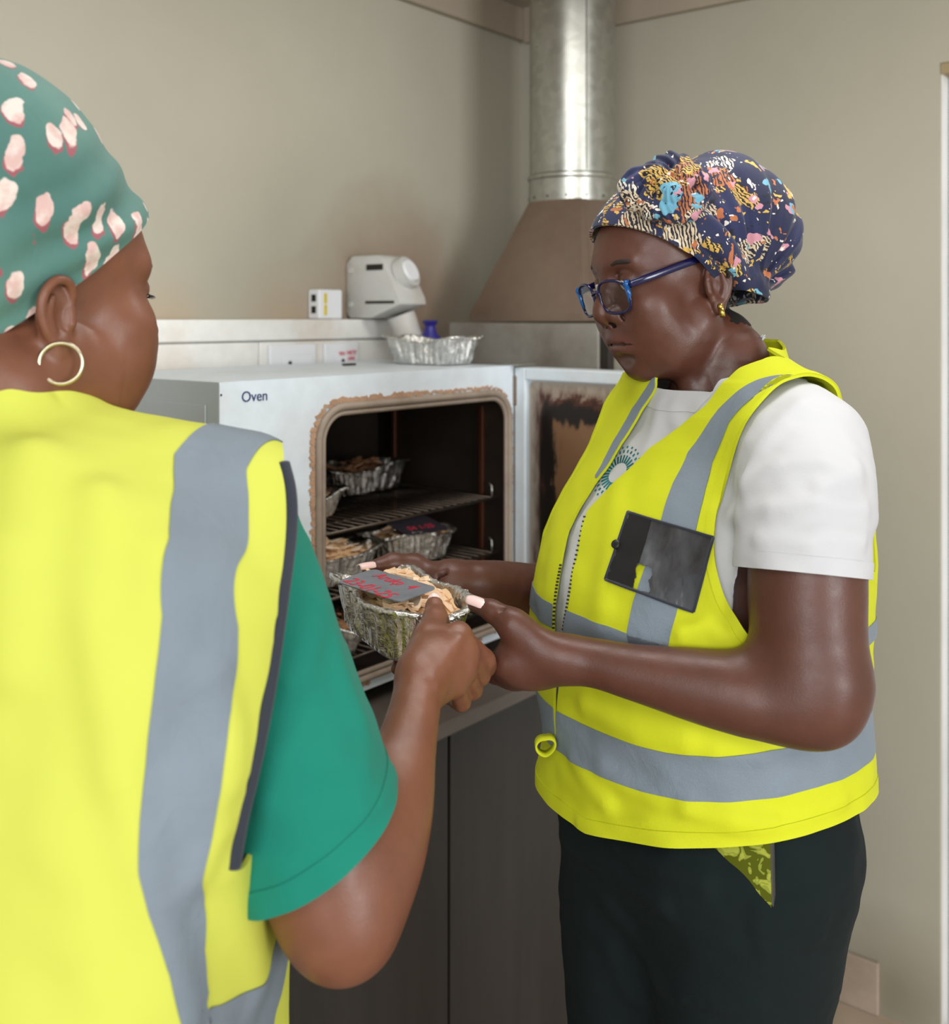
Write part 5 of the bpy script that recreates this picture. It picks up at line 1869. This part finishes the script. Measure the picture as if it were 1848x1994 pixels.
# zip teeth along both front edges
zt = MB()
zq, _ = smooth_chain([V0.fr.w(V0.push(q, 0.0)) for q in near[7:11]], [1] * len(near[7:11]), 18)
for i, p in enumerate(zq):
    if i % 2 == 0:
        p = Vector(p)
        zt.box(p.x - 0.0020, p.x + 0.0008, p.y - 0.0016, p.y + 0.0008, p.z - 0.0008, p.z + 0.0008)
tag(zt.build('zip_teeth', M['black'], vest), kind='stuff')
zt = MB()
zq, _ = smooth_chain([V0.fr.w(V0.push(q, 0.0)) for q in far[7:11]], [1] * len(far[7:11]), 18)
for i, p in enumerate(zq):
    if i % 2 == 0:
        p = Vector(p)
        zt.box(p.x - 0.0008, p.x + 0.0022, p.y - 0.0018, p.y + 0.0008, p.z - 0.0008, p.z + 0.0008)
tag(zt.build('zip_teeth', M['black'], vest), kind='stuff')
# torn clear badge pocket
g = quad_grid([(1226, 1000), (1391, 1049), (1352, 1192), (1182, 1130)], 46, 54)
def torn(u, v):
    n1 = vnoise(u * 16 + 3, v * 16, v * 0 + 1.5, 90) * 0.030 + vnoise(u * 42, v * 42, v * 0 + 0.5, 91) * 0.018
    hole = np.maximum(np.maximum(0.28 + 0.10 * (v - 0.7) - u, u - 0.47 - 0.06 * (v - 0.8)), np.maximum(0.64 + 0.25 * np.abs(u - 0.40) - v, v - 0.985)) + n1
    edge = 0.012 - u + n1 * 0.5
    return np.maximum(-hole, edge)
pk = patch('badge_pocket', M['pvc'], vest, V0, g, 0.0030, 0.0010, torn, 0.9, 1.6)
g2 = quad_grid([(1226, 1000), (1282, 1017), (1262, 1095), (1206, 1064)], 16, 16)
patch('pocket_flap', M['black'], pk, V0, quad_grid([(1228, 1002), (1272, 1015), (1236, 1144), (1185, 1128)], 30, 12), 0.0042, 0.0008, lambda u, v: torn(u * 0.30, v) + 0.0, 0.9, 1.6)
def piping(a, b):
    q = [np.array(a) + (np.array(b) - np.array(a)) * t for t in np.linspace(0, 1, 12)]
    s_ = V0.trace(q, 0.9, 1.6)
    n_ = V0.normal(s_)
    return [V0.fr.w(x) for x in s_ + n_ * 0.004]
for a, b in (((1226, 1000), (1391, 1049)), ((1391, 1049), (1352, 1192)), ((1352, 1192), (1182, 1130)), ((1182, 1130), (1226, 1000))):
    MB().tube(piping(a, b), 0.0016, 8).build('piping', M['binding'], pk, smooth=True)
q = V0.trace([(1204, 1064)], 0.9, 1.6)[0]
n_ = V0.normal(q)
MB().tube([V0.fr.w(q + n_ * 0.004), V0.fr.w(q + n_ * 0.0075), V0.fr.w(q + n_ * 0.0085)], [0.0052, 0.0050, 0.0030], 18).build('snap_button', M['black'], pk, auto=40)
# fabric loop at the front edge and the frayed hanger tab behind the neck
q = V0.fr.w(V0.trace([(1084, 1440)], 0.9, 1.6)[0])
lo_ = MB()
rr_ = 0.0105
c = Vector(P(1062, 1452, q[1] - 0.006))
vs = []
for i in range(25):
    a = 2 * math.pi * i / 24
    cx_, cz_ = rr_ * 1.15 * math.cos(a), rr_ * math.sin(a) + 0.5 * rr_ * max(0, math.cos(a))
    for (dy, dr) in ((-0.008, 1.0), (0.008, 1.0), (0.008, 0.82), (-0.008, 0.82)):
        vs.append((c.x + cx_ * dr, c.y + dy - cx_ * 0.2, c.z + cz_ * dr))
fs = [(i * 4 + k, i * 4 + (k + 1) % 4, (i + 1) * 4 + (k + 1) % 4, (i + 1) * 4 + k) for i in range(24) for k in range(4)]
lo_.add(vs, fs)
lo_.build('hem_loop', M['vest_r'], vest, smooth=True)
q = Vector(P(1474, 672, 1.255))
ft = MB()
rg = random.Random(8)
ft.tube([q + Vector((0.004, 0, -0.012)), q + Vector((0.001, 0, 0.0)), q + Vector((0.0, -0.001, 0.008))], [0.006, 0.0085, 0.007], 10, flat=0.5)
for i in range(26):
    a = rg.uniform(0, 6.28)
    b_ = q + Vector((0.006 * math.cos(a), 0.003 * math.sin(a), 0.008 + rg.uniform(-0.004, 0.002)))
    ft.tube([b_, b_ + Vector((0.004 * math.cos(a), 0.003 * math.sin(a), rg.uniform(0.001, 0.006)))], [0.0009, 0.0003], 5)
tag(ft.build('frayed_tab', M['tee_w'], vest, smooth=True), kind='stuff')

# --- printed sunburst on the T-shirt
M['teal_ink'] = plain('teal_ink', (16, 110, 112), 0.6, var=0.45, scale=60)
c0 = T.trace([(1203, 921)], 0.9, 1.6)[0]
n0 = T.normal(c0)
upv = np.array([0, 0, 1.0]) - n0 * n0[2]; upv /= np.linalg.norm(upv)
rt = np.cross(upv, n0)
lg = MB()
def dash(ang, r0, r1, w):
    d = rt * math.cos(ang) * 1.05 + upv * math.sin(ang)
    s_ = rt * -math.sin(ang) + upv * math.cos(ang)
    pts = []
    for r_ in np.linspace(r0, r1, 4):
        for sg in (-1, 1):
            pts.append(c0 + d * r_ + s_ * sg * w / 2)
    pts = T.push(np.array(pts), 0.0)
    n_ = T.normal(pts)
    a, b = T.fr.w(pts + n_ * 0.0002), T.fr.w(pts + n_ * 0.0009)
    vs = list(a) + list(b)
    fs = []
    for i in range(3):
        q0 = i * 2
        fs += [(8 + q0, 8 + q0 + 1, 8 + q0 + 3, 8 + q0 + 2), (q0, q0 + 2, 8 + q0 + 2, 8 + q0), (q0 + 1, 8 + q0 + 1, 8 + q0 + 3, q0 + 3)]
    fs += [(0, 8, 9, 1), (6, 7, 15, 14)]
    lg.add([Vector(v) for v in vs], fs)
for k in range(26):
    a = 2 * math.pi * k / 26
    dash(a, 0.0135, 0.0235, 0.0020)
for k in range(26):
    a = 2 * math.pi * (k + 0.5) / 26
    dash(a, 0.0265, 0.0300, 0.0019)
for k in range(26):
    a = 2 * math.pi * k / 26
    dash(a, 0.0325, 0.0350, 0.0018)
tag(lg.build('printed_logo', M['teal_ink'], tee), kind='stuff')['label'] = 'teal sunburst print of short dashes'

# --- trousers, pocket, shoes
TR = Field(FR, (-0.24, -0.27, 0.02), (0.26, 0.28, 1.0), 0.0042)
lg_l = [P(1462, 1540, 1.20), P(1458, 1720, 1.195), P(1440, 1990, 1.195)]
lg_r = [P(1262, 1540, 1.325), P(1262, 1720, 1.320), P(1256, 1990, 1.310)]
for pts, rs in ((lg_l, [0.108, 0.112, 0.095]), (lg_r, [0.112, 0.109, 0.096])):
    q = [l(p) for p in pts]
    q += [q[-1] + np.array([0.0, 0, -0.22]), np.array([q[-1][0] - 0.02, q[-1][1] * 0.95, 0.05])]
    TR.add(chain(q, rs + [0.075, 0.062], 10), 0.03)
TR.add(ell(l(P(1372, 1600, 1.255)) + np.array([-0.02, 0, 0.0]), (0.150, 0.160, 0.12)), 0.05)
ridges(TR, [([(1110, 1640), (1200, 1700), (1290, 1760)], 0.0072, 0.012), ([(1200, 1640), (1290, 1690), (1370, 1720)], 0.0072, 0.012), ([(1190, 1760), (1250, 1830), (1280, 1900)], 0.0072, 0.014),
            ([(1480, 1770), (1540, 1765), (1600, 1740)], 0.0054, 0.010), ([(1480, 1810), (1550, 1800), (1600, 1780)], 0.0054, 0.010), ([(1490, 1850), (1545, 1840), (1590, 1820)], 0.0054, 0.010),
            ([(1190, 1850), (1230, 1940)], 0.0054, 0.012), ([(1275, 1895), (1330, 1945), (1400, 1965), (1480, 1958)], 0.0054, 0.006)], 0.0072, 0.012)
TR.disp(lambda x, y, z: 0.003 * vnoise(x * 14, y * 14, z * 18, 31) + 0.0014 * vnoise(x * 40, y * 40, z * 60, 32))
tro = adopt(TR.build('trousers', M['trouser']))
TRc = TR
# phone standing in the pocket
ph0 = TR.trace([(1474, 1672)], 0.9, 1.6)[0]
nph = TR.normal(ph0)
o3 = Vector(TR.fr.w(ph0 + nph * 0.0005))
zw = Vector(nph @ FR.R).normalized()
xw = Vector((1, 0, 0)); xw = (xw - zw * xw.dot(zw)).normalized()
yw = zw.cross(xw)
dg = (xw * 55 - yw * 75).normalized()                       # slant of the pocket mouth
Mp = Matrix.Translation(o3 + zw * 0.004) @ Matrix.Rotation(math.radians(30), 4, dg) @ Matrix((xw, yw, zw)).transposed().to_4x4() @ Matrix.Rotation(math.radians(-4), 4, 'Z')
phn = empty('mobile_phone', (0, 0, 0), 0, 'phone with a glossy olive back standing in the trouser pocket below the vest hem', 'phone')
phn.matrix_world = Mp
M['phone'] = None
m, t, b = nt('olive_glass')
t.links.new(ramp(t, noise(t, 60, 2, 0.5, dist=1.0), [(0.42, lin((88, 96, 10))), (0.52, lin((150, 160, 60))), (0.6, lin((176, 184, 70)))], 'CONSTANT'), b.inputs['Base Color'])
b.inputs['Roughness'].default_value = 0.12
pw, phh = 0.070, 0.150
rp = rrect(-pw + 0.0175, 0.0175, -phh + 0.032, 0.032, 0.008, 5)
MB().prism(rp, lambda a, c: (a, c, -0.002), lambda a, c: (a, c, 0.0045)).build('edge', plain('phone_edge', (112, 112, 104), 0.35, 0.6), phn)
rp = rrect(-pw + 0.0195, 0.0155, -phh + 0.034, 0.030, 0.0065, 5)
MB().prism(rp, lambda a, c: (a, c, 0.0046), lambda a, c: (a, c, 0.0058)).build('back_glass', m, phn)
for pts in (lg_l, lg_r):
    q = l(pts[-1])
    sh = Field(FR, (q[0] - 0.14, q[1] - 0.08, -0.005), (q[0] + 0.22, q[1] + 0.08, 0.14), 0.006)
    sh.add(chain([(q[0] - 0.05, q[1], 0.045), (q[0] + 0.05, q[1], 0.042), (q[0] + 0.13, q[1], 0.034)], [0.042, 0.044, 0.034], 3))
    sh.add(cap((q[0] - 0.03, q[1], 0.05), (q[0] - 0.02, q[1], 0.09), 0.045, 0.045), 0.02)
    sh.cut(lambda x, y, z: 0.001 - z + 0 * x + 0 * y)
    adopt(sh.build('shoe', M['shoe']))

# ================================================================ woman in the green sleeves, seen from behind
FL = Frame((-0.385, 0.865, 0.0), (0.22, 0.975))
pl_ = empty('person', (-0.385, 0.865, 0.0), 0, 'woman seen from behind in a green t-shirt, yellow vest and teal head wrap', 'person')
def adopt2(o):
    o.parent = pl_
    o.matrix_parent_inverse = Matrix.Translation((0.385, -0.865, 0.0))
    return o
l2 = FL.l
NK2 = P(-30, 800, 0.885)
NB2 = l2(NK2) + np.array([0, 0, -0.052])
S2 = P(415, 1026, 0.893)
lv = [(1.425, -0.01, 0, 0.060, 0.075), (1.40, -0.012, 0, 0.080, 0.12), (1.36, -0.01, 0, 0.108, 0.190), (1.31, 0.0, 0, 0.128, 0.242), (1.24, 0.008, 0, 0.142, 0.252), (1.15, 0.008, 0, 0.150, 0.246), (1.06, 0.010, 0, 0.160, 0.226), (0.95, 0.010, 0, 0.170, 0.218), (0.86, 0.0, 0, 0.175, 0.222)]
# --- skin
parts, tints = [], []
A2 = Field(FL, (-0.16, -0.46, 0.96), (0.38, 0.0, 1.44), 0.0021)
arm2 = [S2, P(470, 1160, 0.893), P(545, 1385, 0.878), P(622, 1640, 0.850), P(655, 1780, 0.835)]
A2.add(chain([l2(p) for p in arm2], [0.056, 0.060, 0.061, 0.0590, 0.0420], 12))
A2.add(cap(l2(P(655, 1790, 0.835)), l2(P(662, 1836, 0.838)), 0.036, 0.024), 0.02)
fa2 = [P(676, 1778, 0.838), P(722, 1680, 0.862), P(764, 1570, 0.892), P(792, 1450, 0.935), P(812, 1360, 0.975), P(820, 1325, 0.995)]
A2.add(chain([l2(p) for p in fa2], [0.042, 0.0430, 0.0355, 0.0270, 0.0225, 0.0225], 12), 0.03)
W2 = P(818, 1338, 0.990)
f2 = [(P(893, 1238, 1.043), P(944, 1284, 1.072), P(948, 1302, 1.098), P(925, 1306, 1.122)),
      (P(905, 1268, 1.036), P(936, 1312, 1.072), P(925, 1318, 1.108), P(896, 1312, 1.138)),
      (P(900, 1302, 1.028), P(920, 1342, 1.060), P(905, 1340, 1.100), P(875, 1326, 1.130)),
      (P(884, 1332, 1.020), P(898, 1366, 1.046), P(884, 1362, 1.082), P(860, 1346, 1.110))]
t2 = (P(818, 1296, 1.006), P(838, 1246, 1.042), P(848, 1207, 1.078), P(846, 1180, 1.094))
hand_prims(A2, l2, (W2, 0.0235, f2, t2, (0.0092, 0.0096, 0.0092, 0.0082), (0.0190, 0.0170, 0.0128, 0.0098)))
A2.add(cap(l2(P(850, 1290, 1.018)), l2(P(888, 1290, 1.030)), 0.022, 0.018), 0.012)
for f_ in f2[:3]:
    A2.add(ell(l2(f_[0]) + np.array([-0.004, 0, 0.001]), (0.0115,) * 3), 0.006)
for q0, q1 in (((835, 1330), (893, 1245)), ((838, 1330), (900, 1280)), ((840, 1335), (893, 1310))):
    A2.add(cap(l2(P(*q0, 0.975)), l2(P(*q1, 1.024)), 0.003, 0.0032), 0.010)
A2.disp(lambda x, y, z: 0.0006 * vnoise(x * 80, y * 80, z * 80, 41), 0.006)
A2.soften(lambda x, y, z: (0.155 - x) / 0.03, 3, 3)
v, f, p = A2.nets()
parts.append((v, f)); tints.append(np.zeros(len(v)))
HF2 = Frame((-0.3855, 0.930, 1.511), (math.sin(math.radians(41)), math.cos(math.radians(41))), pitch=math.radians(3), scale=1.0)
h2 = HF2.l
H2 = Field(HF2, (-0.15, -0.15, -0.24), (0.14, 0.13, 0.16), 0.0021)
H2.add(chain([(-0.040, 0, 0.0), (-0.045, 0, -0.05), h2(NK2 + np.array([0.015, 0.0, 0.015])), h2(NK2 + np.array([0.0, -0.01, -0.05]))], [0.056, 0.055, 0.064, 0.072], 3))
H2.add(cap((-0.012, -0.052, -0.035), h2(NK2 + np.array([0.07, 0.05, -0.01])), 0.015, 0.013), 0.025)
head_prims(H2, cheek=1.02, nose=0.85, jawf=1.04)
for s in (1, -1):
    ear_prims(H2, s, -0.018, -0.010)
H2.disp(lambda x, y, z: 0.0005 * vnoise(x * 70, y * 70, z * 70, 45), 0.006)
v, f, p = H2.nets()
parts.append((v, f)); tints.append(head_tint(p))
B2 = Field(FL, (-0.26, -0.34, 0.05), (0.34, 0.36, 1.45), 0.008)
B2.add(loft([(z, cx, cy, a - 0.03, min(b - 0.035, 0.175)) for z, cx, cy, a, b in lv], 2.2))
for s in (1, -1):
    B2.add(chain([(0, s * 0.10, 0.88), (0.01, s * 0.10, 0.50), (-0.01, s * 0.10, 0.08)], [0.09, 0.058, 0.040], 3), 0.02)
B2.add(chain([(0.0, 0.18, 1.32), (-0.01, 0.24, 1.19), (0.0, 0.255, 1.06), (0.10, 0.24, 0.97), (0.20, 0.20, 0.94), (0.26, 0.18, 0.935)], [0.055, 0.052, 0.044, 0.036, 0.026, 0.02], 3), 0.02)
v, f, p = B2.nets()
parts.append((v, f)); tints.append(np.zeros(len(v)))
adopt2(join_meshes('body', parts, M['skin_l'], None, tints))
o = adopt2(nail(None, P(845, 1166, 1.093), wv(t2[2], t2[3]), (0.0, -0.75, 0.66), 0.017, 0.0125))
for s in (1, -1):
    e = MB()
    bm = bmesh.new()
    bmesh.ops.create_uvsphere(bm, u_segments=20, v_segments=14, radius=0.0118)
    e.bm(bm)
    o = e.build('eye', M['eye'], None, smooth=True)
    o.parent = pl_
    o.location = Vector(HF2.w((0.0757, s * 0.031, 0.0165))) - pl_.location
    q = H2.push(np.array([(0.092, s * 0.014, 0.0385), (0.087, s * 0.028, 0.0425), (0.076, s * 0.044, 0.0405), (0.066, s * 0.052, 0.036)]), -0.0036)
    adopt2(MB().tube([HF2.w(a) for a in smooth_chain(q, [1] * 4, 4)[0]], [0.0022, 0.0036, 0.0042, 0.0044, 0.0045, 0.0045, 0.0044, 0.0042, 0.004, 0.0036, 0.003, 0.0022, 0.0012], 10, flat=1.0).build('eyebrow', M['brow'], None, smooth=True))
    q = [HF2.w((0.0895 - 0.0075 * abs(k) ** 2, s * (0.031 + 0.014 * k), 0.0130 + 0.002 * abs(k))) for k in np.linspace(-1, 1, 9)]
    lb = MB()
    for a in q:
        lb.tube([a, a + 0.006 * HF2.R[0] - 0.001 * HF2.R[2]], [0.0005, 0.0002], 5)
    lb.tube(q, 0.0009, 6)
    tag(adopt2(lb.build('eyelashes', M['hair'], None)), kind='stuff')
# hoop earring through the right lobe
lobe = HF2.w((-0.019, -0.080, -0.040))
hoop = MB()
rad_h = 0.0165
cen = np.array(lobe) + np.array([0.004, -0.007, -0.0085])
axx = np.array([0.95, 0.30, 0.0])
hoop.tube([cen + rad_h * (axx * math.cos(a) + np.array([0, 0, 1.0]) * math.sin(a)) for a in np.linspace(0, 2 * math.pi, 40, endpoint=False)], 0.0017, 12, closed=True)
adopt2(hoop.build('hoop_earring', M['silver'], None, smooth=True))
# nape hair
phi_hn = None
HN = H2.copy(np.maximum(np.maximum(H2.a - 0.0028, -(H2.a + 0.006)), (lambda x, y, z: np.maximum(np.maximum(x + 0.072, z - 0.02), -0.050 - z))(*H2.ax())).astype(np.float32))
adopt2(HN.build('hair', M['hair']))
# --- head wrap
W2f = Field(HF2, (-0.21, -0.145, -0.10), (0.135, 0.145, 0.235), 0.0024)
W2f.add(ell((-0.014, 0, 0.055), (0.1085, 0.0875, 0.098)))
W2f.add(ell((0.028, 0, 0.052), (0.0735, 0.073, 0.072)), 0.015)
W2f.add(ell((-0.058, 0, 0.108), (0.104, 0.096, 0.098)), 0.03)
W2f.add(ell((-0.085, 0, 0.01), (0.060, 0.070, 0.055)), 0.04)
def diag(x, y, z):
    s = z * 0.80 - x * 0.55 + 0.012 * vnoise(x * 14, y * 14, z * 14, 52)
    w = np.exp(-((z - 0.05 - 0.5 * x) / 0.07) ** 2)
    return w * np.clip(1.2 - np.abs(x - 0.01) / 0.09, 0, 1) * (0.0036 * np.sin(s * 190) + 0.0018 * np.sin(s * 90 + 1.0)) + 0.0022 * vnoise(x * 24, y * 24, z * 24, 51)
W2f.disp(diag, 0.03)
NWL = W2f.nets(world=False)[1:][::-1]
adopt2(shell('head_wrap', M['wrap_l'], None, W2f, NWL, 0.013 + (NWL[0][:, 0] + 0.010) * 0.84 - NWL[0][:, 2], 0.0, 0.0045))
# --- T-shirt
T2 = Field(FL, (-0.26, -0.40, 0.90), (0.26, 0.32, 1.48), 0.0036)
T2.add(loft([(z, cx, cy, a - 0.014, min(b - 0.02, 0.195)) for z, cx, cy, a, b in lv], 2.8, z1=1.405))
T2.add(chain([NB2, l2(S2)], [0.066, 0.064]), 0.05)
T2.add(chain([NB2, (0.0, 0.175, 1.325)], [0.066, 0.064]), 0.05)
T2.add(cap(l2(NK2) + np.array([0, 0, -0.06]), l2(NK2) + np.array([0.012, 0, 0.02]), 0.074, 0.0695), 0.03)
T2t = T2.copy()
T2.add(chain([l2(p) for p in (S2, P(455, 1170, 0.893), P(512, 1340, 0.880), P(586, 1560, 0.856), P(640, 1690, 0.843))], [0.061, 0.0735, 0.076, 0.0770, 0.0785], 10), 0.02)
T2.add(chain([(0.0, 0.185, 1.325), (-0.01, 0.245, 1.18)], [0.066, 0.066]), 0.02)
ridges(T2, [([(600, 1060), (640, 1220), (700, 1400)], 0.0051, 0.014), ([(560, 1330), (600, 1270), (610, 1180)], 0.0068, 0.014), ([(530, 1480), (600, 1500), (700, 1500)], 0.0051, 0.016),
            ([(480, 1660), (560, 1672), (650, 1640), (740, 1560), (775, 1490)], 0.0022, 0.006), ([(520, 1560), (600, 1600), (690, 1580)], 0.0051, 0.014)], 0.0051, 0.012, )
T2.disp(lambda x, y, z: 0.0026 * vnoise(x * 18, y * 18, z * 24, 61) + 0.001 * vnoise(x * 50, y * 50, z * 60, 62))
hc, h1, h2_ = l2(P(790, 1522, 0.853)), l2(P(466, 1712, 0.846)), l2(P(600, 1742, 0.775))
hn = np.cross(h1 - hc, h2_ - hc)
hn = hn / np.linalg.norm(hn)
hn *= -1 if hn[2] > 0 else 1
NT2 = T2.nets(world=False)[1:][::-1]
x, y, z = xyz(NT2)
hpl = plane(hc, hn)[0](x, y, z)
phi_s = np.where((y < -0.10) & (hpl > -0.09), hpl, -0.05)
hl = plane((-0.01, 0.245, 1.17), (0, 0.3, -1))[0](x, y, z)
phi_l = np.where((y > 0.16) & (hl > -0.08), hl, -0.05)
npl = plane(l2(NK2) + np.array([0, 0, -0.002]), (0.30, 0, 1.0))[0](x, y, z)
nrad = np.sqrt((x - l2(NK2)[0]) ** 2 + (y - l2(NK2)[1]) ** 2) - 0.11
phi_t = np.maximum(np.maximum(phi_s, phi_l), np.maximum(-np.maximum(-npl, nrad), 0.93 - z))
tee2 = adopt2(shell('t_shirt', M['tee_g'], None, T2, NT2, phi_t, 0.0, 0.0028))
shell('neckband', M['binding'], tee2, T2, NT2, np.maximum(np.maximum(phi_t, nrad), np.maximum(npl, -npl - 0.022)), 0.0018, 0.0015)
shell('sleeve_hem', M['tee_g'], tee2, T2, NT2, np.maximum(phi_t, np.where((y < -0.10) & (hpl > -0.09), -hpl - 0.018, 1.0)), 0.0011, 0.0009)
# --- vest
V2 = Field(FL, (-0.27, -0.34, 0.86), (0.28, 0.34, 1.49), 0.0036)
V2.add(loft(lv, 3.0, z0=0.86, z1=1.41))
V2.add(chain([NB2, l2(S2) + np.array([0, -0.022, 0.002])], [0.073, 0.079]), 0.05)
V2.add(chain([NB2, (0.0, 0.185, 1.33)], [0.073, 0.070]), 0.05)
V2.add(cap(l2(NK2) + np.array([-0.01, 0, -0.09]), l2(NK2) + np.array([-0.008, 0, -0.055]), 0.082, 0.080), 0.03)
V2.a = np.minimum(V2.a, T2t.sample(np.stack(np.broadcast_arrays(*V2.ax()), -1)) - 0.006).astype(np.float32)
V2.soften(lambda x, y, z: np.clip((z - 1.0) / 0.05, 0, 1) + 0 * x + 0 * y, 4, 2)
ridges(V2, [([(200, 960), (185, 1200), (230, 1500), (300, 1760), (350, 1990)], 0.0102, 0.016), ([(60, 880), (30, 1050), (20, 1300)], 0.0085, 0.02), ([(300, 1080), (290, 1300), (250, 1500)], 0.0051, 0.02),
            ([(420, 1320), (450, 1420), (440, 1520)], 0.0068, 0.014), ([(380, 1500), (420, 1620), (380, 1700)], 0.0068, 0.014), ([(100, 1600), (180, 1800), (240, 1990)], 0.0068, 0.03), ([(450, 1700), (480, 1800), (500, 1900)], 0.0068, 0.02)], 0.0068, 0.012)
V2.disp(lambda x, y, z: 0.003 * vnoise(x * 12, y * 12, z * 12, 71) + 0.0014 * vnoise(x * 36, y * 36, z * 36, 72))
V20 = V2
NV2 = V2.nets(world=False)[1:][::-1]
x, y, z = xyz(NV2)
arm = V20.trace([(553, 902), (566, 960), (566, 1040), (548, 1180), (528, 1320), (500, 1470), (470, 1600), (455, 1690)], 0.5, 1.1)
yz = [(q[1], q[2]) for q in arm]
under = [(-0.235, yz[-1][1] - 0.012), (-0.60, yz[-1][1] - 0.02), (-0.60, 1.6), (yz[0][0] - 0.004, 1.6)]
ra = poly2(yz + under)(y, z)
phi_a = -ra
phi_b = -np.maximum(0.215 - y, 1.12 - z)
phi_k = -cap(l2(NK2) + np.array([0.0, 0, -0.03]), l2(NK2) + np.array([0.02, 0, 0.12]), 0.070, 0.090)[0](x, y, z)
phi_v = np.maximum(np.maximum(phi_a, phi_b), np.maximum(phi_k, 0.872 - z))
phi_v = np.maximum(phi_v, -np.maximum(np.maximum(y - (arm[0][1] + 0.46 * (x - arm[0][0])), 1.12 - z), arm[0][0] - x))
vest2 = adopt2(shell('safety_vest', M['vest_l'], None, V2, NV2, phi_v, 0.0, 0.0036))
def tape_lr(L, R, top=False):
    """tape between two traced edges, cut in the back plane"""
    a, b = V20.trace(L, 0.5, 1.1), V20.trace(R, 0.5, 1.1)
    a, b = [(q[1], q[2]) for q in a], [(q[1], q[2]) for q in b]
    if top:
        a.insert(0, (a[0][0], a[0][1] + 0.08)); b.insert(0, (b[0][0], b[0][1] + 0.08))
    pg = poly2(a + b[::-1])
    shell('reflective_tape', M['strip'], vest2, V2, NV2, np.maximum(np.maximum(phi_v, pg(y, z)), x - 0.09), 0.0014, 0.0012)
tape_lr([(339, 885), (338, 960), (330, 1050), (316, 1200), (300, 1340), (284, 1480), (272, 1600), (270, 1700), (290, 1780), (330, 1900), (352, 1994)],
        [(479, 915), (482, 960), (474, 1080), (462, 1220), (448, 1380), (428, 1540), (410, 1640), (396, 1760), (396, 1850), (404, 1930), (412, 1994)], True)
tape_lr([(402, 1966), (425, 1958), (470, 1935), (518, 1908)], [(400, 2060), (480, 2050), (535, 2040)])
ep, er = smooth_chain(V20.push(arm, 0.0), [1] * len(arm), 10)
MB().tube([V20.fr.w(q) for q in ep], 0.0052, 12, flat=0.8).build('edging', M['binding'], vest2, smooth=True)
# --- trousers and shoes, below the frame
T3 = Field(FL, (-0.24, -0.27, 0.02), (0.26, 0.28, 0.99), 0.007)
for s in (1, -1):
    T3.add(chain([(0, s * 0.095, 0.86), (0.0, s * 0.10, 0.66), (0.0, s * 0.105, 0.40), (-0.02, s * 0.105, 0.05)], [0.122, 0.10, 0.078, 0.062], 4), 0.03)
T3.add(ell((0, 0, 0.87), (0.155, 0.195, 0.11)), 0.05)
adopt2(T3.build('trousers', M['trouser']))
for s in (1, -1):
    sh = Field(FL, (-0.16, s * 0.105 - 0.08, -0.005), (0.22, s * 0.105 + 0.08, 0.14), 0.006)
    sh.add(chain([(-0.06, s * 0.105, 0.045), (0.05, s * 0.105, 0.042), (0.13, s * 0.105, 0.034)], [0.042, 0.044, 0.034], 3))
    sh.add(cap((-0.04, s * 0.105, 0.05), (-0.03, s * 0.105, 0.09), 0.045, 0.045), 0.02)
    sh.cut(lambda x, y, z: 0.001 - z + 0 * x + 0 * y)
    adopt2(sh.build('shoe', M['shoe']))
